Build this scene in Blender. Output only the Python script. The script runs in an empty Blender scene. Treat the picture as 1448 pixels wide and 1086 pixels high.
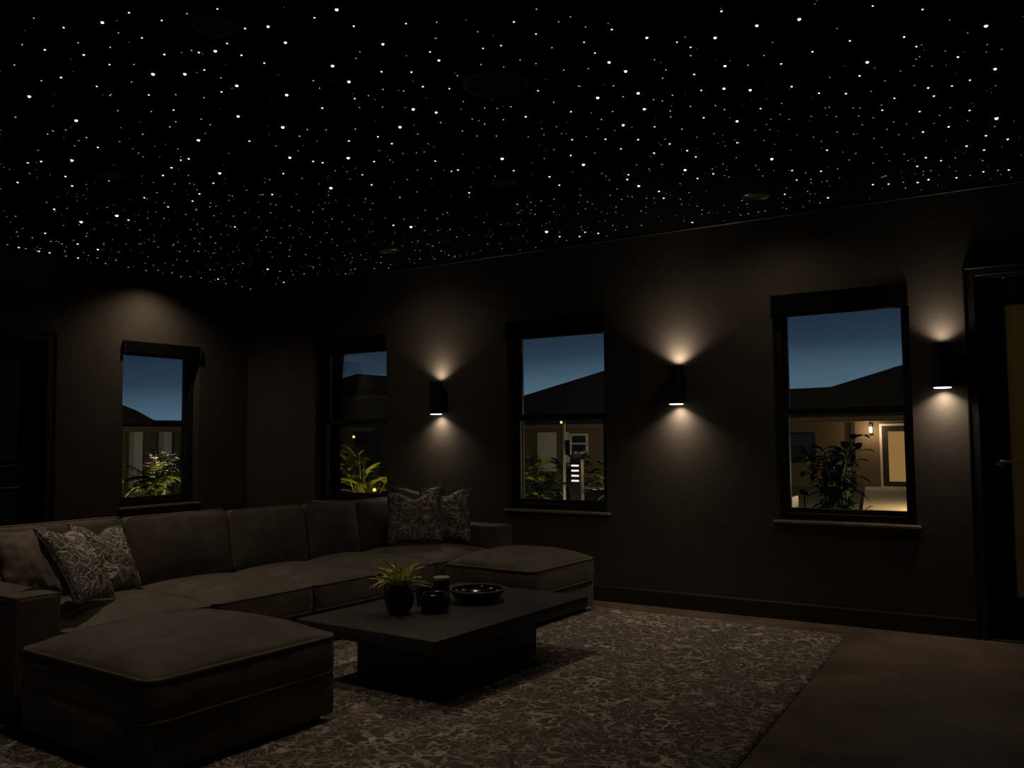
import bpy, bmesh, math, random
from mathutils import Vector, Matrix, noise
random.seed(11)
PI = math.pi
COL = bpy.context.scene.collection
SC = bpy.context.scene

# ------------------------------------------------------------------ helpers
def bm_new():
    return bmesh.new()

def obj(name, bm, mat, parent=None, loc=(0, 0, 0), rot=(0, 0, 0), smooth=False):
    me = bpy.data.meshes.new(name)
    bmesh.ops.recalc_face_normals(bm, faces=bm.faces[:])
    bm.to_mesh(me)
    bm.free()
    for m in (mat if isinstance(mat, (list, tuple)) else [mat]):
        me.materials.append(m)
    if smooth:
        for p in me.polygons:
            p.use_smooth = True
        if smooth != 'all':
            try:
                me.set_sharp_from_angle(angle=math.radians(38))
            except Exception:
                pass
    o = bpy.data.objects.new(name, me)
    COL.objects.link(o)
    o.parent = parent
    o.location = loc
    o.rotation_euler = rot
    return o

def tag(o, label=None, cat=None, group=None, kind=None):
    if label: o['label'] = label
    if cat: o['category'] = cat
    if group: o['group'] = group
    if kind: o['kind'] = kind
    return o

def thing(name, label, cat, loc=(0, 0, 0), rz=0.0, group=None, rot=None):
    o = bpy.data.objects.new(name, None)
    o.empty_display_size = 0.1
    COL.objects.link(o)
    o.location = loc
    o.rotation_euler = rot if rot else (0, 0, rz)
    return tag(o, label, cat, group)

def struct(name, loc=(0, 0, 0), rz=0.0, label=None):
    o = bpy.data.objects.new(name, None)
    o.empty_display_size = 0.1
    COL.objects.link(o)
    o.location = loc
    o.rotation_euler = (0, 0, rz)
    return tag(o, label, None, None, 'structure')

def box(bm, x0, x1, y0, y1, z0, z1, bevel=0.0, seg=2):
    m = Matrix.Translation(((x0 + x1) / 2, (y0 + y1) / 2, (z0 + z1) / 2)) @ Matrix.Diagonal((x1 - x0, y1 - y0, z1 - z0, 1))
    r = bmesh.ops.create_cube(bm, size=1.0, matrix=m)
    if bevel > 0:
        es = list({e for v in r['verts'] for e in v.link_edges})
        bmesh.ops.bevel(bm, geom=es, offset=bevel, segments=seg, profile=0.5, affect='EDGES')

def tube(bm, pts, r, n=8, closed=False, cap=True):
    pts = [Vector(p) for p in pts]
    N = len(pts)
    rings = []
    up = Vector((0, 0, 1))
    for i, p in enumerate(pts):
        if closed:
            d = pts[(i + 1) % N] - pts[i - 1]
        else:
            d = pts[min(i + 1, N - 1)] - pts[max(i - 1, 0)]
        d.normalize()
        a = d.cross(up)
        if a.length < 1e-3:
            a = d.cross(Vector((1, 0, 0)))
        a.normalize()
        b = d.cross(a).normalized()
        rr = r[i] if isinstance(r, (list, tuple)) else r
        rings.append([bm.verts.new(p + a * (rr * math.cos(2 * PI * k / n)) + b * (rr * math.sin(2 * PI * k / n))) for k in range(n)])
    for i in range(N if closed else N - 1):
        A, B = rings[i], rings[(i + 1) % N]
        for k in range(n):
            try:
                bm.faces.new((A[k], A[(k + 1) % n], B[(k + 1) % n], B[k]))
            except ValueError:
                pass
    if cap and not closed:
        bm.faces.new(rings[0][::-1])
        bm.faces.new(rings[-1])

def lathe(bm, prof, n=40, center=(0, 0, 0), closed_ends=True):
    cx, cy, cz = center
    rings = []
    for r, z in prof:
        if r < 1e-5:
            rings.append([bm.verts.new((cx, cy, cz + z))])
        else:
            rings.append([bm.verts.new((cx + r * math.cos(2 * PI * k / n), cy + r * math.sin(2 * PI * k / n), cz + z)) for k in range(n)])
    for A, B in zip(rings, rings[1:]):
        for k in range(n):
            k2 = (k + 1) % n
            if len(A) == 1 and len(B) == 1:
                continue
            if len(A) == 1:
                bm.faces.new((A[0], B[k2], B[k]))
            elif len(B) == 1:
                bm.faces.new((A[k], A[k2], B[0]))
            else:
                bm.faces.new((A[k], A[k2], B[k2], B[k]))
    if closed_ends:
        for R in (rings[0], rings[-1]):
            if len(R) > 2:
                try:
                    bm.faces.new(R)
                except ValueError:
                    pass

def poly_prism(bm, pts, axis, a0, a1):
    """polygon in a plane, extruded along 'x', 'y' or 'z' from a0 to a1"""
    def P(p, a):
        return {'x': (a, p[0], p[1]), 'y': (p[0], a, p[1]), 'z': (p[0], p[1], a)}[axis]
    A = [bm.verts.new(P(p, a0)) for p in pts]
    B = [bm.verts.new(P(p, a1)) for p in pts]
    n = len(pts)
    bm.faces.new(A)
    bm.faces.new(B[::-1])
    for i in range(n):
        bm.faces.new((A[i], B[i], B[(i + 1) % n], A[(i + 1) % n]))

def solid_wall(bm, u0, u1, z0, z1, t0, t1, holes, put):
    """wall with rectangular openings; put(u, t, z) -> xyz"""
    us = sorted({u0, u1} | {h[0] for h in holes} | {h[1] for h in holes})
    zs = sorted({z0, z1} | {h[2] for h in holes} | {h[3] for h in holes})
    def solid(i, j):
        if not (0 <= i < len(us) - 1 and 0 <= j < len(zs) - 1):
            return False
        uc, zc = (us[i] + us[i + 1]) / 2, (zs[j] + zs[j + 1]) / 2
        return not any(h[0] < uc < h[1] and h[2] < zc < h[3] for h in holes)
    def quad(*p):
        bm.faces.new([bm.verts.new(put(*q)) for q in p])
    for i in range(len(us) - 1):
        for j in range(len(zs) - 1):
            if not solid(i, j):
                continue
            a, b, c, d = us[i], us[i + 1], zs[j], zs[j + 1]
            for t in (t0, t1):
                quad((a, t, c), (b, t, c), (b, t, d), (a, t, d))
            if not solid(i - 1, j): quad((a, t0, c), (a, t1, c), (a, t1, d), (a, t0, d))
            if not solid(i + 1, j): quad((b, t0, c), (b, t1, c), (b, t1, d), (b, t0, d))
            if not solid(i, j - 1): quad((a, t0, c), (b, t0, c), (b, t1, c), (a, t1, c))
            if not solid(i, j + 1): quad((a, t0, d), (b, t0, d), (b, t1, d), (a, t1, d))
    bmesh.ops.remove_doubles(bm, verts=bm.verts[:], dist=1e-4)

def frame_ring(bm, x0, x1, z0, z1, y0, y1, w, wb=None, wt=None, bevel=0.004):
    wb = wb or w
    wt = wt or w
    box(bm, x0, x0 + w, y0, y1, z0, z1, bevel, 1)
    box(bm, x1 - w, x1, y0, y1, z0, z1, bevel, 1)
    box(bm, x0 + w, x1 - w, y0, y1, z0, z0 + wb, bevel, 1)
    box(bm, x0 + w, x1 - w, y0, y1, z1 - wt, z1, bevel, 1)

# ------------------------------------------------------------------ materials
def nt(m):
    m.use_nodes = True
    t = m.node_tree
    return t, t.nodes, t.links

def pmat(name, col, rough=0.6, metal=0.0, var=0.0, vscale=6.0, bump=0.0, bscale=60.0, spec=0.5, coat=0.0, col2=None, detail=5.0, sheen=0.0):
    m = bpy.data.materials.new(name)
    t, N, L = nt(m)
    b = N['Principled BSDF']
    b.inputs['Base Color'].default_value = (*col, 1)
    b.inputs['Roughness'].default_value = rough
    b.inputs['Metallic'].default_value = metal
    b.inputs['Specular IOR Level'].default_value = spec
    if coat:
        b.inputs['Coat Weight'].default_value = coat
    if sheen:
        b.inputs['Sheen Weight'].default_value = sheen
        b.inputs['Sheen Roughness'].default_value = 0.5
    tc = N.new('ShaderNodeTexCoord')
    if var or col2:
        n = N.new('ShaderNodeTexNoise')
        n.inputs['Scale'].default_value = vscale
        n.inputs['Detail'].default_value = detail
        n.inputs['Roughness'].default_value = 0.6
        L.new(tc.outputs['Object'], n.inputs['Vector'])
        r = N.new('ShaderNodeValToRGB')
        c1 = [max(0, c * (1 - var)) for c in col]
        c2 = col2 if col2 else [c * (1 + var) for c in col]
        r.color_ramp.elements[0].color = (*c1, 1)
        r.color_ramp.elements[1].color = (*c2, 1)
        r.color_ramp.elements[0].position = 0.33
        r.color_ramp.elements[1].position = 0.68
        L.new(n.outputs['Fac'], r.inputs['Fac'])
        L.new(r.outputs['Color'], b.inputs['Base Color'])
    if bump:
        n2 = N.new('ShaderNodeTexNoise')
        n2.inputs['Scale'].default_value = bscale
        n2.inputs['Detail'].default_value = 4
        L.new(tc.outputs['Object'], n2.inputs['Vector'])
        bp = N.new('ShaderNodeBump')
        bp.inputs['Strength'].default_value = bump
        bp.inputs['Distance'].default_value = 0.01
        L.new(n2.outputs['Fac'], bp.inputs['Height'])
        L.new(bp.outputs['Normal'], b.inputs['Normal'])
    return m

def emat(name, col, strength, sample=True):
    m = bpy.data.materials.new(name)
    t, N, L = nt(m)
    b = N['Principled BSDF']
    b.inputs['Base Color'].default_value = (0, 0, 0, 1)
    b.inputs['Emission Color'].default_value = (*col, 1)
    b.inputs['Emission Strength'].default_value = strength
    if not sample:
        m.cycles.emission_sampling = 'NONE'
    return m

def glass_mat(name, tint=(1, 1, 1), refl=1.0):
    m = bpy.data.materials.new(name)
    t, N, L = nt(m)
    N.remove(N['Principled BSDF'])
    out = N['Material Output']
    tr = N.new('ShaderNodeBsdfTransparent')
    tr.inputs['Color'].default_value = (*tint, 1)
    gl = N.new('ShaderNodeBsdfGlossy')
    gl.inputs['Roughness'].default_value = 0.0
    gl.inputs['Color'].default_value = (refl, refl, refl, 1)
    fr = N.new('ShaderNodeFresnel')
    fr.inputs['IOR'].default_value = 1.45
    mx = N.new('ShaderNodeMixShader')
    L.new(fr.outputs['Fac'], mx.inputs[0])
    L.new(tr.outputs[0], mx.inputs[1])
    L.new(gl.outputs[0], mx.inputs[2])
    L.new(mx.outputs[0], out.inputs['Surface'])
    return m

def scroll_mat(name, dark, light, scale=9.0, warp=0.35, rough=0.75, bump=0.5, thin=0.09, obj_scale=(1, 1, 1)):
    """curling raised lines on a woven ground (patterned pillow cloth, cut-pile rug)"""
    m = bpy.data.materials.new(name)
    t, N, L = nt(m)
    b = N['Principled BSDF']
    b.inputs['Roughness'].default_value = rough
    b.inputs['Specular IOR Level'].default_value = 0.3
    tc = N.new('ShaderNodeTexCoord')
    mp = N.new('ShaderNodeMapping')
    mp.inputs['Scale'].default_value = obj_scale
    L.new(tc.outputs['Object'], mp.inputs['Vector'])
    wn = N.new('ShaderNodeTexNoise')
    wn.inputs['Scale'].default_value = scale * 0.55
    wn.inputs['Detail'].default_value = 2.0
    L.new(mp.outputs[0], wn.inputs['Vector'])
    sub = N.new('ShaderNodeVectorMath'); sub.operation = 'SUBTRACT'
    sub.inputs[1].default_value = (0.5, 0.5, 0.5)
    L.new(wn.outputs['Color'], sub.inputs[0])
    sc = N.new('ShaderNodeVectorMath'); sc.operation = 'SCALE'
    sc.inputs['Scale'].default_value = warp
    L.new(sub.outputs[0], sc.inputs[0])
    ad = N.new('ShaderNodeVectorMath'); ad.operation = 'ADD'
    L.new(mp.outputs[0], ad.inputs[0]); L.new(sc.outputs[0], ad.inputs[1])
    v = N.new('ShaderNodeTexVoronoi')
    v.feature = 'DISTANCE_TO_EDGE'
    v.inputs['Scale'].default_value = scale
    L.new(ad.outputs[0], v.inputs['Vector'])
    r1 = N.new('ShaderNodeValToRGB')
    r1.color_ramp.elements[0].position = 0.0
    r1.color_ramp.elements[0].color = (1, 1, 1, 1)
    r1.color_ramp.elements[1].position = thin
    r1.color_ramp.elements[1].color = (0, 0, 0, 1)
    L.new(v.outputs['Distance'], r1.inputs['Fac'])
    v2 = N.new('ShaderNodeTexVoronoi')
    v2.feature = 'F1'
    v2.inputs['Scale'].default_value = scale * 0.8
    L.new(ad.outputs[0], v2.inputs['Vector'])
    ml = N.new('ShaderNodeMath'); ml.operation = 'MULTIPLY'; ml.inputs[1].default_value = 28.0
    L.new(v2.outputs['Distance'], ml.inputs[0])
    sn = N.new('ShaderNodeMath'); sn.operation = 'SINE'
    L.new(ml.outputs[0], sn.inputs[0])
    r2 = N.new('ShaderNodeValToRGB')
    r2.color_ramp.elements[0].position = 0.55
    r2.color_ramp.elements[0].color = (0, 0, 0, 1)
    r2.color_ramp.elements[1].position = 0.95
    r2.color_ramp.elements[1].color = (0.75, 0.75, 0.75, 1)
    L.new(sn.outputs[0], r2.inputs['Fac'])
    patch = N.new('ShaderNodeTexNoise')
    patch.inputs['Scale'].default_value = scale * 0.45
    patch.inputs['Detail'].default_value = 3.0
    L.new(mp.outputs[0], patch.inputs['Vector'])
    r3 = N.new('ShaderNodeValToRGB')
    r3.color_ramp.elements[0].position = 0.38
    r3.color_ramp.elements[1].position = 0.62
    L.new(patch.outputs['Fac'], r3.inputs['Fac'])
    mm = N.new('ShaderNodeMix'); mm.data_type = 'FLOAT'
    L.new(r3.outputs['Color'], mm.inputs[0])
    L.new(r1.outputs['Color'], mm.inputs[2]); L.new(r2.outputs['Color'], mm.inputs[3])
    # fine thread grain
    fn = N.new('ShaderNodeTexNoise'); fn.inputs['Scale'].default_value = scale * 14; fn.inputs['Detail'].default_value = 2
    L.new(mp.outputs[0], fn.inputs['Vector'])
    fm = N.new('ShaderNodeMath'); fm.operation = 'MULTIPLY_ADD'; fm.inputs[1].default_value = 0.5; fm.inputs[2].default_value = -0.13
    L.new(fn.outputs['Fac'], fm.inputs[0])
    sm = N.new('ShaderNodeMath'); sm.operation = 'ADD'; sm.use_clamp = True
    L.new(mm.outputs[0], sm.inputs[0]); L.new(fm.outputs[0], sm.inputs[1])
    mc = N.new('ShaderNodeMix'); mc.data_type = 'RGBA'
    mc.inputs[6].default_value = (*dark, 1); mc.inputs[7].default_value = (*light, 1)
    L.new(sm.outputs[0], mc.inputs[0])
    L.new(mc.outputs[2], b.inputs['Base Color'])
    bp = N.new('ShaderNodeBump'); bp.inputs['Strength'].default_value = bump; bp.inputs['Distance'].default_value = 0.012
    L.new(sm.outputs[0], bp.inputs['Height']); L.new(bp.outputs['Normal'], b.inputs['Normal'])
    return m

def leaf_mat(name, c1, c2, rough=0.5, spec=0.3):
    m = pmat(name, c1, rough, var=0.2, vscale=9.0, col2=c2, spec=spec)
    return m
# ------------------------------------------------------------------ camera
CX = Vector((7.74692, -6.66412, 1.38069))
RR = ((0.8432982, 0.5373427, -0.0105373), (-0.0409635, 0.0447137, -0.9981596), (-0.5358826, 0.8421779, 0.0597184))
cd = bpy.data.cameras.new('camera')
cd.sensor_width = 36.0
cd.sensor_fit = 'HORIZONTAL'
cd.lens = 1238.9 / 1448.0 * 36.0
cd.clip_start = 0.05
cd.clip_end = 300
cam = bpy.data.objects.new('camera', cd)
COL.objects.link(cam)
mw = Matrix.Identity(4)
for i in range(3):
    mw[i][0] = RR[0][i]
    mw[i][1] = -RR[1][i]
    mw[i][2] = -RR[2][i]
    mw[i][3] = CX[i]
cam.matrix_world = mw
SC.camera = cam

# ------------------------------------------------------------------ material set
M = {}
M['wall'] = pmat('charcoal_taupe_wall_paint', (0.098, 0.083, 0.066), 0.75, var=0.10, vscale=2.2, bump=0.13, bscale=24, spec=0.15)
M['ceil'] = pmat('matte_black_ceiling_fabric', (0.0022, 0.0022, 0.0024), 0.95, var=0.2, vscale=30, spec=0.05)
M['floor'] = pmat('brown_polished_concrete', (0.15, 0.105, 0.072), 0.52, var=0.42, vscale=1.9, col2=(0.25, 0.18, 0.125), bump=0.10, bscale=9, spec=0.25, detail=8)
M['trim'] = pmat('black_satin_trim_paint', (0.035, 0.031, 0.027), 0.42, var=0.1, vscale=4, spec=0.5)
M['frame'] = pmat('black_window_frame', (0.022, 0.020, 0.018), 0.40, var=0.1, vscale=6, spec=0.45)
M['sill'] = pmat('dark_stone_window_sill', (0.30, 0.25, 0.21), 0.30, var=0.2, vscale=12, spec=0.5)
M['blind'] = pmat('black_blind_cassette', (0.004, 0.0037, 0.0034), 0.9, var=0.1, vscale=8, spec=0.08)
M['door'] = pmat('black_door_paint', (0.018, 0.017, 0.015), 0.5, var=0.1, vscale=5, spec=0.4)
M['glass'] = glass_mat('clear_window_glass')
M['black'] = pmat('matte_black_metal', (0.010, 0.010, 0.010), 0.45, metal=0.0, var=0.1, vscale=20, spec=0.5)
M['bronze'] = pmat('dark_bronze_ring', (0.10, 0.075, 0.05), 0.35, metal=0.7, var=0.1, vscale=20)
M['grille'] = pmat('black_speaker_grille', (0.018, 0.017, 0.014), 0.7, var=0.15, vscale=300)
M['chrome'] = pmat('brushed_nickel', (0.55, 0.50, 0.46), 0.28, metal=1.0, var=0.06, vscale=40)
M['lens'] = emat('lit_sconce_lens', (1.0, 0.93, 0.86), 2.2, sample=False)
M['lens_off'] = pmat('dim_downlight_lens', (0.05, 0.045, 0.04), 0.4, var=0.1, vscale=20)
M['sofa'] = pmat('olive_brown_velvet', (0.085, 0.068, 0.048), 0.62, var=0.28, vscale=7, col2=(0.125, 0.098, 0.070), bump=0.55, bscale=15, spec=0.35, sheen=0.25)
M['piping'] = pmat('sofa_piping_cord', (0.15, 0.12, 0.085), 0.5, var=0.15, vscale=20, spec=0.4)
M['pillow_plain'] = pmat('taupe_velvet_pillow', (0.125, 0.098, 0.072), 0.7, var=0.2, vscale=8, bump=0.3, bscale=20, sheen=0.3)
M['pillow_pat'] = scroll_mat('scroll_patterned_pillow_cloth', (0.050, 0.043, 0.034), (0.85, 0.76, 0.65), scale=13, warp=0.24, rough=0.42, bump=1.0, thin=0.12)
M['rug'] = scroll_mat('scroll_patterned_rug_pile', (0.042, 0.033, 0.025), (0.80, 0.69, 0.56), scale=11.5, warp=0.30, rough=0.85, bump=1.0, thin=0.13)
M['table'] = pmat('black_stained_oak', (0.052, 0.049, 0.043), 0.46, var=0.25, vscale=5, spec=0.3, bump=0.04, bscale=30)
M['ceramic'] = pmat('glossy_black_ceramic', (0.010, 0.010, 0.009), 0.16, var=0.1, vscale=12, spec=0.6)
M['bowl'] = pmat('dark_glazed_bowl', (0.014, 0.013, 0.012), 0.18, var=0.15, vscale=15, spec=0.6)
M['wax'] = pmat('dark_smoked_glass', (0.02, 0.019, 0.018), 0.12, var=0.1, vscale=9, spec=0.6)
M['rimgrey'] = pmat('pale_grey_rim', (0.42, 0.38, 0.36), 0.35, var=0.1, vscale=30)
M['leaf_in'] = leaf_mat('yellow_green_succulent_leaf', (0.52, 0.56, 0.11), (0.88, 0.90, 0.30))
M['leaf_a'] = leaf_mat('garden_leaf_green', (0.10, 0.13, 0.022), (0.24, 0.27, 0.05))
M['leaf_b'] = leaf_mat('garden_leaf_dark', (0.035, 0.06, 0.018), (0.07, 0.10, 0.03))
M['leaf_w'] = leaf_mat('pale_flower_petal', (0.55, 0.50, 0.40), (0.75, 0.68, 0.55))
M['stem'] = pmat('green_stem', (0.16, 0.18, 0.05), 0.6, var=0.2, vscale=15)
M['ground'] = pmat('garden_soil', (0.05, 0.05, 0.025), 0.9, var=0.4, vscale=3, col2=(0.075, 0.085, 0.03))
M['path'] = pmat('concrete_garden_path', (0.45, 0.38, 0.27), 0.8, var=0.12, vscale=1.5)
M['stucco'] = pmat('tan_house_stucco', (0.115, 0.09, 0.054), 0.85, var=0.08, vscale=1.2)
M['roof'] = pmat('dark_roof_shingles', (0.012, 0.012, 0.013), 0.9, var=0.2, vscale=8)
M['white'] = pmat('white_painted_trim', (0.55, 0.52, 0.45), 0.6, var=0.05, vscale=5)
M['darkpane'] = pmat('dark_house_glass', (0.012, 0.02, 0.02), 0.15, var=0.1, vscale=2)
M['litpane'] = emat('lit_door_glass', (1.0, 0.56, 0.16), 0.25, sample=False)
M['bulb'] = emat('warm_lamp_bulb', (1.0, 0.80, 0.50), 3.0, sample=False)
M['spot'] = emat('yellow_spike_lamp', (1.0, 0.66, 0.14), 1.6, sample=False)
M['slot'] = emat('white_light_slot', (1.0, 0.93, 0.84), 0.95, sample=False)
M['polelit'] = pmat('cream_painted_post', (0.75, 0.70, 0.52), 0.5, var=0.05, vscale=6)

# ------------------------------------------------------------------ room shell
H = 3.05
XR, YF, TH = 9.6, -9.0, 0.20
WZ0, WZ1 = 0.735, 2.40
WIN_B = [(1.05, 2.03), (3.45, 4.44), (5.86, 6.82)]
WIN_A = (-1.53, -0.65)
DOOR_B = (7.235, 8.16, 0.0, 2.43)
DOOR_A = (-3.20, -2.29, 0.0, 2.28)

bm = bm_new()
solid_wall(bm, -TH, XR + TH, 0, H, 0, TH, [(a, b, WZ0, WZ1) for a, b in WIN_B] + [DOOR_B], lambda u, t, z: (u, t, z))
tag(obj('wall_back', bm, M['wall']), kind='structure')
bm = bm_new()
solid_wall(bm, YF - TH, 0, 0, H, 0, TH, [(WIN_A[0], WIN_A[1], WZ0, WZ1 - 0.05), DOOR_A], lambda u, t, z: (-t, u, z))
tag(obj('wall_left', bm, M['wall']), kind='structure')
bm = bm_new()
box(bm, XR, XR + TH, YF, 0, 0, H)
tag(obj('wall_right', bm, M['wall']), kind='structure')
bm = bm_new()
box(bm, 0, XR + TH, YF - TH, YF, 0, H)
tag(obj('wall_front', bm, M['wall']), kind='structure')
bm = bm_new()
box(bm, -TH, XR + TH, YF - TH, TH, -0.10, 0)
tag(obj('floor', bm, M['floor']), kind='structure')
bm = bm_new()
box(bm, -TH, XR + TH, YF - TH, TH, H, H + 0.15)
tag(obj('ceiling', bm, M['ceil']), kind='structure')

# thin shadow trims where wall meets ceiling
bm = bm_new(); box(bm, 0.0, XR, -0.012, 0.0, H - 0.022, H - 0.004, 0.003, 1)
tag(obj('trim_1', bm, M['trim']), kind='structure')
bm = bm_new(); box(bm, 0.0, 0.012, YF, -0.012, H - 0.022, H - 0.004, 0.003, 1)
tag(obj('trim_2', bm, M['trim']), kind='structure')
# baseboards
def baseboard(name, prof_put, u0, u1):
    bm = bm_new()
    poly = [(0, 0), (0.018, 0), (0.018, 0.118), (0.012, 0.130), (0, 0.130)]
    A = [bm.verts.new(prof_put(u0, t, z)) for t, z in poly]
    B = [bm.verts.new(prof_put(u1, t, z)) for t, z in poly]
    bm.faces.new(A); bm.faces.new(B[::-1])
    for i in range(5):
        bm.faces.new((A[i], B[i], B[(i + 1) % 5], A[(i + 1) % 5]))
    return tag(obj(name, bm, M['trim']), kind='structure')
baseboard('baseboard_back', lambda u, t, z: (u, -t, z), 0.018, 7.165)
baseboard('baseboard_left', lambda u, t, z: (t, u, z), -2.20, 0.0)

# ------------------------------------------------------------------ windows (single-hung sash, black frame)
def window(name, loc, rz, w, z0, z1):
    r = struct(name, loc, rz)
    x0, x1 = -w / 2, w / 2
    bm = bm_new()                                   # frame lining the opening
    frame_ring(bm, x0, x1, z0, z1, 0.085, TH, 0.045, wb=0.05, wt=0.05)
    frame_ring(bm, x0 - 0.0, x1 + 0.0, z0, z1, 0.170, TH, 0.06, wb=0.06)
    obj('window_frame', bm, M['frame'], r)
    zm = z0 + 0.805
    for nm, a, b, ya, yb in (('upper_sash', zm - 0.018, z1 - 0.05, 0.135, 0.165), ('lower_sash', z0 + 0.05, zm + 0.036, 0.098, 0.132)):
        bm = bm_new()
        frame_ring(bm, x0 + 0.045, x1 - 0.045, a, b, ya, yb, 0.030, wb=0.036 if nm == 'lower_sash' else 0.040, wt=0.046, bevel=0.003)
        s = obj(nm, bm, M['frame'], r)
        bm = bm_new()
        yc = (ya + yb) / 2
        box(bm, x0 + 0.068, x1 - 0.068, yc - 0.003, yc + 0.003, a + 0.03, b - 0.04)
        obj('glass_pane', bm, M['glass'], s)
    bm = bm_new()
    box(bm, -0.05, 0.05, 0.088, 0.098, zm + 0.02, zm + 0.034, 0.003, 1)
    obj('sash_lock', bm, M['black'], r)
    bm = bm_new()
    box(bm, x0 - 0.03, x1 + 0.03, -0.024, 0.084, z0 - 0.024, z0 - 0.001, 0.006, 2)
    obj('window_sill', bm, M['sill'], r)
    return r

def blind(label, loc, rz, w, z0, z1, pr=0.010):
    t = thing('roller_blind', label, 'blind', loc, rz, 'roller blind cassettes over the windows')
    bm = bm_new()
    box(bm, -w / 2 + 0.012, w / 2 - 0.012, -pr, 0.075, z0, z1, 0.005, 2)
    obj('cassette', bm, M['blind'], t)
    for s in (-1, 1):
        bm = bm_new()
        box(bm, s * (w / 2 - 0.006) - 0.006, s * (w / 2 - 0.006) + 0.006, -pr - 0.003, 0.078, z0 - 0.004, z1 + 0.004, 0.003, 1)
        obj('end_cap', bm, M['trim'], t)
    bm = bm_new()
    box(bm, -w / 2 + 0.05, w / 2 - 0.05, 0.045, 0.058, z0 - 0.014, z0 - 0.0005, 0.003, 1)
    obj('bottom_rail', bm, M['sill'], t)
    return t

for i, (a, b) in enumerate(WIN_B):
    window('window_%d' % (i + 2), ((a + b) / 2, 0, 0), 0, b - a, WZ0, WZ1)
blind('black blind cassette over the second window from the room corner, nearest the sofa pillows', (1.54, 0, 0), 0, 0.99, 2.262, 2.412)
blind('black blind cassette over the window between the first and second wall sconce', (3.945, 0, 0), 0, 1.01, 2.268, 2.418)
blind('widest black blind cassette, over the window between the second and third wall sconce', (6.335, 0, 0), 0, 0.972, 2.278, 2.43)
wa = (WIN_A[0] + WIN_A[1]) / 2
window('window_1', (0, wa, 0), PI / 2, WIN_A[1] - WIN_A[0], WZ0, WZ1 - 0.05)
blind('black blind cassette over the lone window behind the sofa, lit from above', (0, wa, 0), PI / 2, 0.892, 2.232, 2.355, 0.035)

# ------------------------------------------------------------------ doors
d1 = struct('door_1', (0, (DOOR_A[0] + DOOR_A[1]) / 2, 0), PI / 2)
hw = (DOOR_A[1] - DOOR_A[0]) / 2
bm = bm_new()
frame_ring(bm, -hw - 0.095, hw + 0.095, -0.1, DOOR_A[3] + 0.09, -0.02, 0.0, 0.095, bevel=0.004)
frame_ring(bm, -hw - 0.095, hw + 0.095, -0.1, DOOR_A[3] + 0.09, -0.028, -0.019, 0.022, bevel=0.003)
bmesh.ops.bisect_plane(bm, geom=bm.verts[:] + bm.edges[:] + bm.faces[:], plane_co=(0, 0, 0.0), plane_no=(0, 0, 1), clear_inner=True)
obj('door_casing', bm, M['trim'], d1)
bm = bm_new()
frame_ring(bm, -hw, hw, -0.06, DOOR_A[3], 0.0, TH, 0.018, bevel=0.002)
bmesh.ops.bisect_plane(bm, geom=bm.verts[:] + bm.edges[:] + bm.faces[:], plane_co=(0, 0, 0.0), plane_no=(0, 0, 1), clear_inner=True)
obj('door_jamb', bm, M['door'], d1)
bm = bm_new()
box(bm, -hw + 0.02, hw - 0.02, 0.055, 0.095, 0.008, DOOR_A[3] - 0.02, 0.003, 1)
lf = obj('door_leaf', bm, M['door'], d1)
for a, b in ((0.20, 0.985), (1.155, 2.13)):
    bm = bm_new()
    frame_ring(bm, -hw + 0.155, hw - 0.155, a, b, 0.046, 0.0545, 0.022, bevel=0.004)
    box(bm, -hw + 0.205, hw - 0.205, 0.048, 0.0545, a + 0.05, b - 0.05, 0.006, 1)
    obj('raised_panel', bm, M['door'], lf)

d2 = struct('door_2', ((DOOR_B[0] + DOOR_B[1]) / 2, 0, 0), 0)
hw = (DOOR_B[1] - DOOR_B[0]) / 2
def cut0(bm):
    bmesh.ops.bisect_plane(bm, geom=bm.verts[:] + bm.edges[:] + bm.faces[:], plane_co=(0, 0, 0.0), plane_no=(0, 0, 1), clear_inner=True)
bm = bm_new()
frame_ring(bm, -hw - 0.072, hw + 0.072, -0.1, DOOR_B[3] + 0.065, -0.018, 0.0, 0.072, wt=0.065, bevel=0.004)
frame_ring(bm, -hw - 0.072, hw + 0.072, -0.1, DOOR_B[3] + 0.065, -0.026, -0.017, 0.014, bevel=0.003)
cut0(bm)
obj('door_casing', bm, M['trim'], d2)
bm = bm_new()
frame_ring(bm, -hw, hw, -0.06, DOOR_B[3], 0.0, TH, 0.016, bevel=0.002); cut0(bm)
obj('door_jamb', bm, M['door'], d2)
bm = bm_new()
frame_ring(bm, -hw + 0.018, hw - 0.018, 0.0125, DOOR_B[3] - 0.018, 0.045, 0.09, 0.150, wb=0.275, wt=0.185, bevel=0.004)
lf = obj('door_leaf', bm, M['door'], d2)
fm = bpy.data.materials.new('frosted_olive_door_glass')
t_, N_, L_ = nt(fm)
b_ = N_['Principled BSDF']
tl = N_.new('ShaderNodeBsdfTranslucent'); tl.inputs['Color'].default_value = (0.42, 0.38, 0.22, 1)
mx = N_.new('ShaderNodeMixShader'); mx.inputs[0].default_value = 0.75
b_.inputs['Base Color'].default_value = (0.05, 0.045, 0.02, 1); b_.inputs['Roughness'].default_value = 0.25
L_.new(b_.outputs[0], mx.inputs[1]); L_.new(tl.outputs[0], mx.inputs[2]); L_.new(mx.outputs[0], N_['Material Output'].inputs['Surface'])
bm = bm_new()
box(bm, -hw + 0.16, hw - 0.16, 0.062, 0.070, 0.278, DOOR_B[3] - 0.198)
obj('frosted_pane', bm, fm, lf)
bm = bm_new(); box(bm, -hw, hw, -0.01, TH, 0.0, 0.012, 0.003, 1)
obj('threshold', bm, M['door'], d2)
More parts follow.
